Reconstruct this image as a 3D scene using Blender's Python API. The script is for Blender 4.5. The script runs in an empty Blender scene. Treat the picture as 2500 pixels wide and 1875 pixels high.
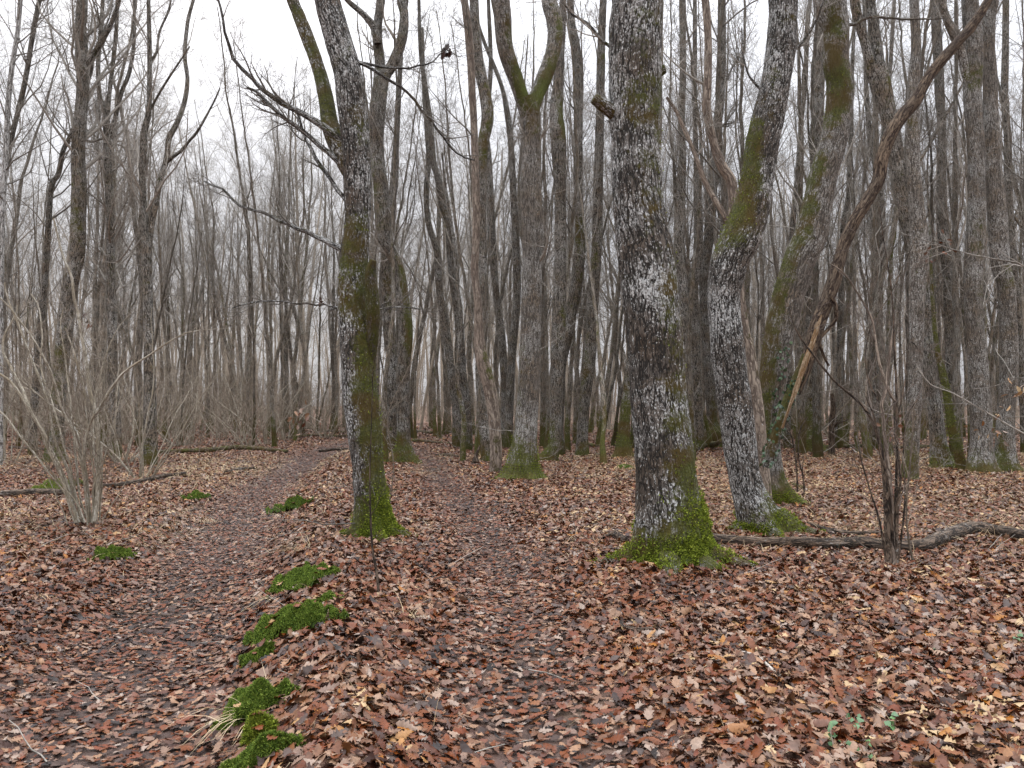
import bpy, math, random
import numpy as np

# ------------------------------------------------------------------ camera, sky, light
F_PX, HZ, CAMH = 1925.0, 985.0, 1.6          # focal length and horizon row in photo pixels (2500 x 1875), eye height
SC = bpy.context.scene
COL = SC.collection
PITCH = math.atan((HZ-937.5)/F_PX)
cam_d = bpy.data.cameras.new("camera"); cam = bpy.data.objects.new("camera", cam_d); COL.objects.link(cam)
cam_d.sensor_width = 36; cam_d.lens = 36*F_PX/2500; cam_d.clip_start = .05; cam_d.clip_end = 2000
cam.location = (0, 0, CAMH); cam.rotation_euler = (math.pi/2+PITCH, 0, 0)
SC.camera = cam

SUN_EL, SUN_ROT = math.radians(38), math.radians(-25)
world = bpy.data.worlds.new("World"); SC.world = world; world.use_nodes = True
wn, wl = world.node_tree.nodes, world.node_tree.links
wn.clear()
w_out = wn.new("ShaderNodeOutputWorld"); w_bg = wn.new("ShaderNodeBackground"); w_bg.inputs[1].default_value = 0.1
sky = wn.new("ShaderNodeTexSky"); sky.sky_type = 'NISHITA'; sky.sun_disc = False
sky.sun_elevation = SUN_EL; sky.sun_rotation = SUN_ROT; sky.dust_density = 3
w_tc = wn.new("ShaderNodeTexCoord"); w_sep = wn.new("ShaderNodeSeparateXYZ")
wl.new(w_tc.outputs['Generated'], w_sep.inputs[0])
w_mr = wn.new("ShaderNodeMapRange"); w_mr.inputs[1].default_value = 0; w_mr.inputs[2].default_value = 1
w_mr.inputs[3].default_value = 5.0; w_mr.inputs[4].default_value = 43.0       # overcast: zenith about three times the horizon
w_pw = wn.new("ShaderNodeMath"); w_pw.operation = 'POWER'; w_pw.inputs[1].default_value = 2.2; w_ab = wn.new("ShaderNodeMath"); w_ab.operation = 'MAXIMUM'; w_ab.inputs[1].default_value = 0
wl.new(w_sep.outputs[2], w_ab.inputs[0]); wl.new(w_ab.outputs[0], w_pw.inputs[0]); wl.new(w_pw.outputs[0], w_mr.inputs[0])
w_no = wn.new("ShaderNodeTexNoise"); w_no.inputs['Scale'].default_value = 2.2; w_no.inputs['Detail'].default_value = 5
wl.new(w_tc.outputs['Generated'], w_no.inputs['Vector'])
w_nr = wn.new("ShaderNodeMapRange"); w_nr.inputs[1].default_value = .3; w_nr.inputs[2].default_value = .7
w_nr.inputs[3].default_value = .92; w_nr.inputs[4].default_value = 1.08
wl.new(w_no.outputs[0], w_nr.inputs[0])
w_mul = wn.new("ShaderNodeMath"); w_mul.operation = 'MULTIPLY'
wl.new(w_mr.outputs[0], w_mul.inputs[0]); wl.new(w_nr.outputs[0], w_mul.inputs[1])
w_v = wn.new("ShaderNodeVectorMath"); w_v.operation = 'SCALE'; w_v.inputs[0].default_value = (.975, .99, 1.05)
wl.new(w_mul.outputs[0], w_v.inputs['Scale'])
w_mix = wn.new("ShaderNodeMix"); w_mix.data_type = 'RGBA'; w_mix.inputs[0].default_value = .94
wl.new(sky.outputs[0], w_mix.inputs[6]); wl.new(w_v.outputs[0], w_mix.inputs[7])
wl.new(w_mix.outputs[2], w_bg.inputs[0]); wl.new(w_bg.outputs[0], w_out.inputs[0])

sun_d = bpy.data.lights.new("sun", 'SUN'); sun_d.energy = 0.6; sun_d.angle = math.radians(40); sun_d.color = (1, .97, .92)
sun = bpy.data.objects.new("sun", sun_d); COL.objects.link(sun)
sun.rotation_euler = (math.radians(90)-SUN_EL, 0, math.radians(150))

SC.view_settings.view_transform = 'Standard'; SC.view_settings.look = 'None'
SC.view_settings.exposure = 0.4; SC.view_settings.gamma = 1
SC.render.engine = 'CYCLES'
SC.cycles.max_bounces = 5; SC.cycles.diffuse_bounces = 4; SC.cycles.glossy_bounces = 2
SC.cycles.transmission_bounces = 2; SC.cycles.transparent_max_bounces = 4
SC.cycles.use_denoising = True
SC.cycles.use_adaptive_sampling = False

# ------------------------------------------------------------------ numbers
rng = np.random.default_rng(7)
random.seed(7)

def _hash(ix, iy, iz, seed):
    h = (ix.astype(np.uint32)*np.uint32(374761393)) ^ (iy.astype(np.uint32)*np.uint32(668265263)) ^ (iz.astype(np.uint32)*np.uint32(2246822519)) ^ np.uint32(seed*3266489917 & 0xffffffff)
    h = (h ^ (h >> np.uint32(13)))*np.uint32(1274126177)
    h = (h ^ (h >> np.uint32(16)))*np.uint32(2654435761)
    return ((h ^ (h >> np.uint32(15))) & np.uint32(0xffffff)).astype(np.float64)/16777215.0

def vn(x, y, z=0.0, seed=1):
    """value noise in -1..1"""
    x, y, z = np.broadcast_arrays(np.asarray(x, float), np.asarray(y, float), np.asarray(z, float))
    fx, fy, fz = np.floor(x), np.floor(y), np.floor(z)
    tx, ty, tz = x-fx, y-fy, z-fz
    tx, ty, tz = [t*t*(3-2*t) for t in (tx, ty, tz)]
    ix, iy, iz = [f.astype(np.int64) & 0xffffffff for f in (fx, fy, fz)]
    def c(a, b, d):
        return _hash((ix+a) & 0xffffffff, (iy+b) & 0xffffffff, (iz+d) & 0xffffffff, seed)
    r = 0
    for a in (0, 1):
        for b in (0, 1):
            for d in (0, 1):
                r = r + c(a, b, d)*(tx if a else 1-tx)*(ty if b else 1-ty)*(tz if d else 1-tz)
    return r*2-1

def nrm(v):
    return v/np.maximum(np.linalg.norm(v, axis=-1, keepdims=True), 1e-9)

# paths, in metres: y -> x of the centre line
LP_Y = [-5, 2, 3.7, 5.2, 7.2, 9.8, 13.7, 19.7, 24, 34, 50]; LP_X = [-1.2, -1.65, -1.9, -2.45, -2.95, -3.6, -4.55, -5.6, -6.1, -6.8, -7]
RP_Y = [-5, 2, 3.7, 5.2, 8.3, 11.9, 17.2, 23, 34, 50]; RP_X = [.5, .25, .16, .05, -.15, -.68, -1.57, -2.5, -5.2, -7]
BK_Y = [-5, 2, 3.7, 5.4, 7, 11.9, 19, 24, 50]; BK_X = [-.7, -1.0, -1.15, -1.5, -1.85, -3.25, -4.6, -5.2, -6.5]
def path_l(x, y): return np.abs(x-np.interp(y, LP_Y, LP_X))
def path_r(x, y): return np.abs(x-np.interp(y, RP_Y, RP_X))
def gh(x, y):
    x = np.asarray(x, float); y = np.asarray(y, float)
    z = .07*vn(x*.3, y*.3, 0, 3)+.03*vn(x*.9, y*.9, 0, 4)+.012*vn(x*3.1, y*3.1, 0, 5)
    near = np.clip((34-y)/8, 0, 1)
    z = z-.13*np.exp(-(path_l(x, y)/.8)**4)*near
    z = z-.05*np.exp(-(path_r(x, y)/.5)**2)*near
    db = x-np.interp(y, BK_Y, BK_X)
    z = z+.09*np.exp(-((db-.35)/.42)**2)*near
    z = z+.25*np.clip((np.hypot(x, y)-40)/80, 0, 3)*vn(x*.03, y*.03, 0, 6)
    return z
PC, PS = math.cos(PITCH), math.sin(PITCH)
def ray(px, py):
    dx = (px-1250)/F_PX; dz = -(py-937.5)/F_PX
    Y = PC-PS*dz; Z = PS+PC*dz
    return np.array([dx/Y, 1.0, Z/Y])
def P(fx, fy, D):
    """photo position (in 2212 x 1659 units) at forward distance D -> world"""
    r = ray(fx*1.1302, fy*1.1302)
    return np.array([0, 0, CAMH])+r*D
def G(fx, fy):
    """where the sight line through a photo position meets the ground"""
    r = ray(fx*1.1302, fy*1.1302)
    D = 3.0
    for k in range(60):
        z = float(gh(r[0]*D, D)); D2 = (z-CAMH)/r[2]
        D += (D2-D)*.5
    return np.array([r[0]*D, D, float(gh(r[0]*D, D))])
def to_px(p):
    x, y, z = p[0], p[1], p[2]-CAMH
    f = y*PC+z*PS; u = -y*PS+z*PC
    return (1250+F_PX*x/f)/1.1302, (937.5-F_PX*u/f)/1.1302
def W(w, D): return w*1.1302/F_PX*D/2         # photo width -> radius

# ------------------------------------------------------------------ meshes
def mesh_np(name, verts, faces, attrs=None, smooth=True, mats=(), midx=None):
    """faces: one or more int arrays (m,3) or (m,4)"""
    me = bpy.data.meshes.new(name)
    if not isinstance(faces, (list, tuple)): faces = [faces]
    faces = [f for f in faces if len(f)]
    me.vertices.add(len(verts)); me.vertices.foreach_set('co', np.ascontiguousarray(verts, dtype=np.float32).ravel())
    nl = sum(f.size for f in faces); nf = sum(len(f) for f in faces)
    me.loops.add(nl); me.loops.foreach_set('vertex_index', np.concatenate([f.ravel() for f in faces]).astype(np.int32))
    me.polygons.add(nf)
    starts = []; o = 0
    for f in faces:
        starts.append(o+np.arange(len(f))*f.shape[1]); o += f.size
    me.polygons.foreach_set('loop_start', np.concatenate(starts).astype(np.int32))
    me.polygons.foreach_set('use_smooth', np.full(nf, smooth, dtype=bool))
    me.update(calc_edges=True)
    for k, a in (attrs or {}).items():
        a = np.asarray(a, dtype=np.float32)
        if a.ndim == 1:
            at = me.attributes.new(k, 'FLOAT', 'POINT'); at.data.foreach_set('value', a)
        else:
            at = me.attributes.new(k, 'FLOAT_VECTOR', 'POINT'); at.data.foreach_set('vector', a.ravel())
    for m in mats: me.materials.append(m)
    return me
def obj(name, me, parent=None, loc=None):
    o = bpy.data.objects.new(name, me); COL.objects.link(o)
    if parent is not None: o.parent = parent
    if loc is not None: o.location = loc
    return o
def empty(name, loc):
    o = bpy.data.objects.new(name, None); COL.objects.link(o); o.location = loc; o.empty_display_size = .2
    return o
def tag(o, label, cat, group=None):
    o['label'] = label; o['category'] = cat
    if group: o['group'] = group
    return o

def frames(Pp):
    """Pp (B,n,3) -> u, v, t"""
    t = np.empty_like(Pp)
    t[:, 1:-1] = Pp[:, 2:]-Pp[:, :-2]; t[:, 0] = Pp[:, 1]-Pp[:, 0]; t[:, -1] = Pp[:, -1]-Pp[:, -2]
    t = nrm(t)
    mt = nrm(t.mean(1))
    ref = np.where(np.abs(mt[:, :1]) > .75, np.array([[0, 1., 0]]), np.array([[1., 0, 0]]))[:, None, :]
    u = nrm(ref-(ref*t).sum(-1, keepdims=True)*t)
    v = np.cross(t, u)
    return u, v, t

class Tubes:
    def __init__(self): self.g = {}
    def add(self, Pp, R, sides=4, moss=None):
        Pp = np.asarray(Pp, float); R = np.asarray(R, float)
        if Pp.ndim == 2: Pp = Pp[None]; R = R[None]
        if moss is None: moss = np.zeros(R.shape)
        self.g.setdefault((Pp.shape[1], sides), []).append((Pp, R, moss))
    def arrays(self):
        V, Fq, A, M = [], [], [], []; off = 0
        for (n, s), L in self.g.items():
            Pp = np.concatenate([a[0] for a in L]); R = np.concatenate([a[1] for a in L]); mo = np.concatenate([a[2] for a in L])
            B = len(Pp); u, v, t = frames(Pp)
            th = np.arange(s)*2*math.pi/s
            c, sn = np.cos(th), np.sin(th)
            ring = u[:, :, None, :]*c[None, None, :, None]+v[:, :, None, :]*sn[None, None, :, None]
            X = Pp[:, :, None, :]+ring*R[:, :, None, None]
            V.append(X.reshape(-1, 3))
            dl = np.linalg.norm(np.diff(Pp, axis=1), axis=-1); sl = np.concatenate([np.zeros((B, 1)), np.cumsum(dl, 1)], 1)
            r0 = R[:, :1, None]
            bk = np.stack([np.broadcast_to(c*1.0, (B, n, s))*r0, np.broadcast_to(sn*1.0, (B, n, s))*r0, np.broadcast_to(sl[:, :, None], (B, n, s))], -1)
            bk = bk+rng.uniform(0, 50, (B, 1, 1, 3))
            A.append(bk.reshape(-1, 3)); M.append(np.broadcast_to(mo[:, :, None], (B, n, s)).reshape(-1))
            b = (np.arange(B)*n*s)[:, None, None]; i = (np.arange(n-1)*s)[None, :, None]; j = np.arange(s)[None, None, :]; j2 = (j+1) % s
            q = np.stack([b+i+j, b+i+j2, b+i+s+j2, b+i+s+j], -1).reshape(-1, 4)+off
            Fq.append(q); off += B*n*s
        if not V: return np.zeros((0, 3)), np.zeros((0, 4), int), np.zeros((0, 3)), np.zeros(0)
        return np.concatenate(V), np.concatenate(Fq), np.concatenate(A), np.concatenate(M)
    def mesh(self, name, mat, origin=(0, 0, 0)):
        V, Fq, A, M = self.arrays()
        return mesh_np(name, V-np.asarray(origin), Fq, {'bk': A, 'moss': M}, mats=[mat])

def walk(S, Dr, L, n, wig, up):
    """random walk: S (B,3), Dr (B,3), L (B,) -> (B,n+1,3)"""
    B = len(S); out = np.empty((B, n+1, 3)); out[:, 0] = S; d = nrm(Dr); st = (L/n)[:, None]
    for i in range(n):
        d = nrm(d+rng.normal(0, wig, (B, 3))+np.array([0, 0, up]))
        out[:, i+1] = out[:, i]+d*st
    return out
def at_t(Pp, R, idx, t):
    n = Pp.shape[1]-1; f = t*n; i = np.minimum(f.astype(int), n-1); w = (f-i)[:, None]
    a, b = Pp[idx, i], Pp[idx, i+1]
    r = R[idx, i]*(1-w[:, 0])+R[idx, i+1]*w[:, 0]
    return a*(1-w)+b*w, nrm(b-a), r
def spawn(Pp, R, k, tmin, tmax, ang, lr, n, wig, up, rr=.55, rmax=9, lmin=.15, taper=.25):
    B = len(Pp); idx = np.repeat(np.arange(B), k); m = len(idx)
    L = np.linalg.norm(np.diff(Pp, axis=1), axis=-1).sum(1)[idx]
    t = rng.uniform(tmin, tmax, m)
    s, d, r = at_t(Pp, R, idx, t)
    q = nrm(np.cross(d, nrm(rng.normal(0, 1, (m, 3)))))
    a = np.radians(rng.normal(ang, ang*.22, m))[:, None]
    dr = d*np.cos(a)+q*np.sin(a)
    ln = np.maximum(L*lr*(1-.55*(t-tmin)/(max(tmax-tmin, .01)))*rng.uniform(.6, 1.25, m), lmin)
    C = walk(s, dr, ln, n, wig, up)
    r0 = np.minimum(r*rr*rng.uniform(.7, 1.1, m), rmax)
    tp = np.linspace(1, taper, n+1)[None]
    return C, r0[:, None]*tp

def resample(pts, spacing):
    """Catmull-Rom through pts (n,k), about SPACING metres apart over the first three columns"""
    p = np.asarray(pts, float); p = np.vstack([2*p[0]-p[1], p, 2*p[-1]-p[-2]])
    out = []
    for i in range(1, len(p)-2):
        L = np.linalg.norm(p[i+1, :3]-p[i, :3]); m = max(1, int(round(L/spacing)))
        t = (np.arange(m)/m)[:, None]
        a, b, c, d = p[i-1], p[i], p[i+1], p[i+2]
        out.append(.5*((2*b)+(-a+c)*t+(2*a-5*b+4*c-d)*t*t+(-a+3*b-3*c+d)*t**3))
    out.append(p[-2][None])
    return np.vstack(out)

# ------------------------------------------------------------------ materials
def nodes(name):
    m = bpy.data.materials.new(name); m.use_nodes = True
    nt = m.node_tree; b = nt.nodes['Principled BSDF']
    return m, nt.nodes, nt.links, b
def N(ns, kind, **kw):
    n = ns.new(kind)
    for k, v in kw.items():
        if k.startswith('i_'): n.inputs[int(k[2:]) if k[2:].isdigit() else k[2:].replace('_', ' ')].default_value = v
        else: setattr(n, k, v)
    return n
def ramp(ns, stops):
    r = ns.new('ShaderNodeValToRGB'); e = r.color_ramp.elements
    while len(e) < len(stops): e.new(.5)
    for i, (p, c) in enumerate(stops):
        e[i].position = p; e[i].color = (*c, 1) if not isinstance(c, float) else (c, c, c, 1)
    return r
def mixc(ns, ls, f, a, b):
    m = ns.new('ShaderNodeMix'); m.data_type = 'RGBA'
    for sock, v in ((m.inputs[0], f), (m.inputs[6], a), (m.inputs[7], b)):
        if hasattr(v, 'is_output'): ls.new(v, sock)
        elif isinstance(v, tuple): sock.default_value = (*v, 1)
        else: sock.default_value = v
    return m.outputs[2]
def mth(ns, ls, op, a, b=None, clamp=False):
    m = ns.new('ShaderNodeMath'); m.operation = op; m.use_clamp = clamp
    for s, v in ((m.inputs[0], a), (m.inputs[1], b)):
        if v is None: continue
        if hasattr(v, 'is_output'): ls.new(v, s)
        else: s.default_value = v
    return m.outputs[0]
def noise(ns, ls, vec, scale, det=3, rough=.55, dist=0):
    n = ns.new('ShaderNodeTexNoise'); n.inputs['Scale'].default_value = scale; n.inputs['Detail'].default_value = det
    n.inputs['Roughness'].default_value = rough; n.inputs['Distortion'].default_value = dist
    ls.new(vec, n.inputs['Vector']); return n.outputs[0]
def step_(ns, ls, v, lo, hi):
    m = ns.new('ShaderNodeMapRange'); m.interpolation_type = 'SMOOTHSTEP'
    m.inputs[1].default_value = lo; m.inputs[2].default_value = hi; ls.new(v, m.inputs[0]); return m.outputs[0]

def bark(name, crack=(.03, .026, .022), plate=(.14, .125, .105), lich=(.46, .47, .45), lichen=.5, moss_add=0., fine=1.0, mossc=(.075, .080, .013), bumpd=.02, brown=(.13, .095, .065), speck=1.0, vary=.1):
    m, ns, ls, b = nodes(name)
    at = N(ns, 'ShaderNodeAttribute', attribute_name='bk'); am = N(ns, 'ShaderNodeAttribute', attribute_name='moss')
    oi = ns.new('ShaderNodeObjectInfo')
    sh = ns.new('ShaderNodeVectorMath'); sh.operation = 'SCALE'; sh.inputs[0].default_value = (31, 17, 53); ls.new(oi.outputs['Random'], sh.inputs['Scale'])
    ad = ns.new('ShaderNodeVectorMath'); ad.operation = 'ADD'; ls.new(at.outputs['Vector'], ad.inputs[0]); ls.new(sh.outputs[0], ad.inputs[1])
    co = ad.outputs[0]
    mp = N(ns, 'ShaderNodeMapping'); mp.inputs['Scale'].default_value = (1, 1, .17); ls.new(co, mp.inputs[0])
    mq = N(ns, 'ShaderNodeMapping'); mq.inputs['Scale'].default_value = (1, 1, .55); ls.new(co, mq.inputs[0])
    # interlaced furrows: thin dark seams where a stretched noise crosses its middle
    a1 = noise(ns, ls, mp.outputs[0], 27*fine, 3, .55, .3); a2 = noise(ns, ls, mp.outputs[0], 55*fine, 3, .6, .3)
    s1 = step_(ns, ls, mth(ns, ls, 'ABSOLUTE', mth(ns, ls, 'SUBTRACT', a1, .5)), .006, .06)
    s2 = step_(ns, ls, mth(ns, ls, 'ABSOLUTE', mth(ns, ls, 'SUBTRACT', a2, .5)), .0, .09)
    g1 = noise(ns, ls, mq.outputs[0], 75*fine, 4, .7)
    hgt = mth(ns, ls, 'ADD', mth(ns, ls, 'MULTIPLY', mth(ns, ls, 'MULTIPLY', s1, mth(ns, ls, 'ADD', mth(ns, ls, 'MULTIPLY', s2, .65), .35)), .72), mth(ns, ls, 'MULTIPLY', g1, .42))
    ridge = step_(ns, ls, hgt, .28, .86)
    big = noise(ns, ls, co, 3.1, 3); big2 = noise(ns, ls, co, 1.7, 4, .6)
    pl = mixc(ns, ls, step_(ns, ls, big, .4, .62), plate, brown)
    base = mixc(ns, ls, ridge, crack, pl)
    # lichen: a grey film on the plates in broad areas, and pale specks and blotches
    film = mth(ns, ls, 'MULTIPLY', step_(ns, ls, big2, .62-.28*lichen, .80-.28*lichen), step_(ns, ls, hgt, .42, .78))
    base = mixc(ns, ls, mth(ns, ls, 'MULTIPLY', film, .38), base, tuple(c*.62 for c in lich))
    l1 = noise(ns, ls, mq.outputs[0], 78*fine, 2, .5); l3 = noise(ns, ls, co, 26*fine, 4, .75)
    lv = mth(ns, ls, 'ADD', mth(ns, ls, 'MULTIPLY', l1, .66), mth(ns, ls, 'ADD', mth(ns, ls, 'MULTIPLY', l3, .34), mth(ns, ls, 'MULTIPLY', mth(ns, ls, 'SUBTRACT', big2, .5), .42)))
    lf = mth(ns, ls, 'MULTIPLY', step_(ns, ls, lv, .635-.12*lichen, .69-.12*lichen), step_(ns, ls, hgt, .3, .5))
    base = mixc(ns, ls, mth(ns, ls, 'MULTIPLY', lf, .88*speck), base, mixc(ns, ls, noise(ns, ls, co, 30, 2), lich, tuple(c*.7 for c in lich)))
    # moss
    m1 = noise(ns, ls, co, 5.5, 5, .7); m2 = noise(ns, ls, mq.outputs[0], 48, 4, .75)
    mf = mth(ns, ls, 'ADD', mth(ns, ls, 'ADD', am.outputs['Fac'], moss_add), mth(ns, ls, 'ADD', mth(ns, ls, 'SUBTRACT', mth(ns, ls, 'MULTIPLY', m1, 2.1), .42), mth(ns, ls, 'SUBTRACT', mth(ns, ls, 'MULTIPLY', m2, 1.3), mth(ns, ls, 'ADD', mth(ns, ls, 'MULTIPLY', hgt, .25), .3))))
    mf = step_(ns, ls, mf, 1.14, 1.62)
    mr = ramp(ns, [(.3, tuple(c*.4 for c in mossc)), (.5, mossc), (.72, (mossc[0]*1.75, mossc[1]*1.7, mossc[2]*1.6))])
    ls.new(noise(ns, ls, co, 38, 4, .75), mr.inputs[0])
    mo2 = mixc(ns, ls, step_(ns, ls, noise(ns, ls, co, 2.5, 3), .42, .62), mr.outputs[0], (mossc[0]*1.2, mossc[1]*.78, mossc[2]*1.0))
    grn = ramp(ns, [(.3, (.03, .045, .006)), (.5, (.11, .145, .016)), (.72, (.22, .26, .04))]); ls.new(noise(ns, ls, co, 44, 4, .75), grn.inputs[0])
    mo2 = mixc(ns, ls, step_(ns, ls, am.outputs['Fac'], .9, 1.5), mo2, grn.outputs[0])
    base = mixc(ns, ls, mth(ns, ls, 'MULTIPLY', mf, .92), base, mo2)
    hv = ns.new('ShaderNodeHueSaturation'); ls.new(base, hv.inputs['Color'])
    ls.new(mth(ns, ls, 'ADD', mth(ns, ls, 'MULTIPLY', oi.outputs['Random'], vary), 1-vary*.5), hv.inputs['Value'])
    ls.new(hv.outputs[0], b.inputs['Base Color']); b.inputs['Roughness'].default_value = .85; b.inputs['Specular IOR Level'].default_value = .25
    bp = ns.new('ShaderNodeBump'); bp.inputs['Strength'].default_value = 1.0; bp.inputs['Distance'].default_value = bumpd
    bh = mth(ns, ls, 'ADD', hgt, mth(ns, ls, 'MULTIPLY', mf, mth(ns, ls, 'MULTIPLY', noise(ns, ls, co, 90, 3, .8), .9)))
    ls.new(bh, bp.inputs['Height']); ls.new(bp.outputs[0], b.inputs['Normal'])
    return m
def twigm(name, c1, c2, scale=20, rough=.7):
    m, ns, ls, b = nodes(name)
    at = N(ns, 'ShaderNodeAttribute', attribute_name='bk'); oi = ns.new('ShaderNodeObjectInfo')
    n = noise(ns, ls, at.outputs['Vector'], scale, 3, .7)
    n2 = noise(ns, ls, at.outputs['Vector'], .12, 1)
    f = mth(ns, ls, 'ADD', mth(ns, ls, 'MULTIPLY', n, .6), mth(ns, ls, 'MULTIPLY', n2, .5))
    f = mth(ns, ls, 'ADD', f, mth(ns, ls, 'MULTIPLY', mth(ns, ls, 'SUBTRACT', oi.outputs['Random'], .5), .25))
    ls.new(mixc(ns, ls, step_(ns, ls, f, .35, .75), c1, c2), b.inputs['Base Color'])
    b.inputs['Roughness'].default_value = rough; b.inputs['Specular IOR Level'].default_value = .3
    return m
M_OAK = bark('oak_bark', lichen=.6, moss_add=.17, vary=.45, crack=(.036, .031, .025), plate=(.235, .212, .18), brown=(.215, .17, .125), lich=(.55, .55, .52))
M_OAKN = bark('oak_bark_heavy_lichen', lichen=.85, crack=(.022, .019, .016), plate=(.125, .108, .092), brown=(.12, .09, .065), lich=(.72, .73, .71), fine=1.0)
M_OAKG = bark('oak_bark_grey', lichen=.7, crack=(.07, .06, .05), plate=(.225, .20, .17), lich=(.56, .56, .53), brown=(.21, .165, .12), moss_add=.06)
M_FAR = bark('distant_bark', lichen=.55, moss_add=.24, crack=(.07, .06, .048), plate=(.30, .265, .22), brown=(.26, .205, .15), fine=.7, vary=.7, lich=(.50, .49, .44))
M_BIRCH = bark('birch_bark', lichen=1.2, crack=(.12, .11, .10), plate=(.55, .54, .52), lich=(.75, .75, .72), fine=.6, brown=(.4, .37, .33))
M_DEAD = bark('dead_wood', lichen=-.6, crack=(.03, .018, .012), plate=(.17, .122, .082), brown=(.115, .085, .06), fine=.6, moss_add=-.3, speck=.3)
M_PALE = bark('bare_weathered_wood', lichen=-.2, crack=(.13, .10, .08), plate=(.36, .30, .24), brown=(.27, .215, .17), fine=.5, moss_add=-.15)
M_SPLIT = bark('split_wood', lichen=-1, crack=(.22, .13, .06), plate=(.46, .35, .235), brown=(.33, .235, .145), fine=.7, moss_add=-.5, speck=0)
M_LOG = bark('log_bark', lichen=.2, crack=(.025, .019, .015), plate=(.15, .112, .083), brown=(.17, .12, .085), fine=.7, speck=.6)
M_TWIG = twigm('oak_twig', (.09, .08, .067), (.36, .33, .285))
M_TWIGB = twigm('pale_twig', (.20, .165, .13), (.46, .42, .37))
M_HAZEL = bark('hazel_bark', lichen=.35, crack=(.20, .17, .125), plate=(.47, .435, .36), lich=(.62, .62, .57), fine=1.2, brown=(.33, .28, .2), moss_add=-.25, bumpd=.003)
M_HTWIG = twigm('hazel_twig', (.085, .066, .047), (.36, .305, .24))
M_WAND = twigm('brushwood', (.045, .036, .028), (.34, .275, .21), 2)

# ------------------------------------------------------------------ trunks
def trunk_mesh(name, pts, rad, mat, sides=24, spacing=.06, roots=(), ground=None, patches=(), mossh=.7, mossb=1.0, disp=0., lump=.05, seed=1, cap=False, origin=(0, 0, 0), moss0=0.):
    q = resample(np.column_stack([pts, rad]), spacing); C = q[:, :3]; R = np.maximum(q[:, 3], .002)
    if cap:
        e = C[-1]; d = nrm(C[-1]-C[-2])
        C = np.vstack([C, e+d*R[-1]*.12, e+d*R[-1]*.05]); R = np.concatenate([R, [R[-1]*.75, .001]])
    n = len(C); u, v, t = frames(C[None]); u, v, t = u[0], v[0], t[0]
    th = np.arange(sides)*2*math.pi/sides; c, s = np.cos(th), np.sin(th)
    ring = u[:, None]*c[None, :, None]+v[:, None]*s[None, :, None]
    sl = np.concatenate([[0], np.cumsum(np.linalg.norm(np.diff(C, axis=0), axis=1))])
    rm = float(np.median(R))
    off = rng.uniform(0, 40, 3)
    bk = np.stack([np.broadcast_to(c*rm, (n, sides)), np.broadcast_to(s*rm, (n, sides)), np.broadcast_to(sl[:, None], (n, sides))], -1)
    rr = np.broadcast_to(R[:, None], (n, sides)).copy()
    g0 = ground if ground is not None else -99
    h = np.clip(C[:, 2]-g0, 0, None)
    for (a, amp) in roots:
        dth = (th-math.radians(a)+math.pi) % (2*math.pi)-math.pi
        rr += amp*np.exp(-(dth/.33)**2)[None]*(np.exp(-h/.13)+.28*np.exp(-h/.4))[:, None]
    big = 1+lump*vn(bk[..., 0]*5, bk[..., 1]*5, bk[..., 2]*1.3, seed)+lump*.6*vn(bk[..., 0]*11, bk[..., 1]*11, bk[..., 2]*4, seed+1)
    rr *= big
    if disp:
        f = np.abs(vn(bk[..., 0]*30, bk[..., 1]*30, bk[..., 2]*5, seed+2))
        f2 = vn(bk[..., 0]*60, bk[..., 1]*60, bk[..., 2]*16, seed+3)
        rr += disp*(np.minimum(f*2.2, 1)-.6)+disp*.35*f2
    V = C[:, None]+ring*rr[..., None]
    mo = np.zeros((n, sides))+moss0
    if ground is not None and mossb: mo += mossb*np.clip(1.15-h[:, None]/(mossh*(1+.55*vn(bk[..., 0]*6, bk[..., 1]*6, 0, seed+8))), 0, 1)
    for (z0, z1, dx, st) in patches:      # height range in the photo, side (-1 left ... 1 right), strength
        fy = np.array([to_px(p)[1] for p in C])
        wnd = np.clip((fy-z0)/60, 0, 1)*np.clip((z1-fy)/60, 0, 1)
        side = np.clip((ring[..., 0]*dx-ring[..., 1]*(1-abs(dx))*.8+.12)/.62, 0, 1)
        mo += st*.8*wnd[:, None]*side
    b = (np.arange(n-1)*sides)[:, None]; j = np.arange(sides)[None]; j2 = (j+1) % sides
    Q = np.stack([b+j, b+j2, b+sides+j2, b+sides+j], -1).reshape(-1, 4)
    Vv = V.reshape(-1, 3)
    me = mesh_np(name, Vv-np.asarray(origin), Q, {'bk': (bk+off).reshape(-1, 3), 'moss': mo.reshape(-1)}, mats=[mat])
    return me, C, R, Vv, ring.reshape(-1, 3), mo.reshape(-1)

def parse(s):
    return [tuple(float(x) for x in t.split(',')) for t in s.split()]
def trace(s, D, drift=0., D0=None):
    """photo polyline 'x,y,w x,y,w ...' -> world points and radii; DRIFT metres nearer/farther per metre along it"""
    a = parse(s); d = D if D0 is None else D0; pts, rad = [], []; w = 8; prev = None
    for t in a:
        if len(t) > 2: w = t[2]
        p = P(t[0], t[1], d)
        if prev is not None:
            d = d+drift*np.linalg.norm(p-prev); p = P(t[0], t[1], d)
        prev = p; pts.append(p); rad.append(W(w, d))
    return np.array(pts), np.array(rad)

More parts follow.
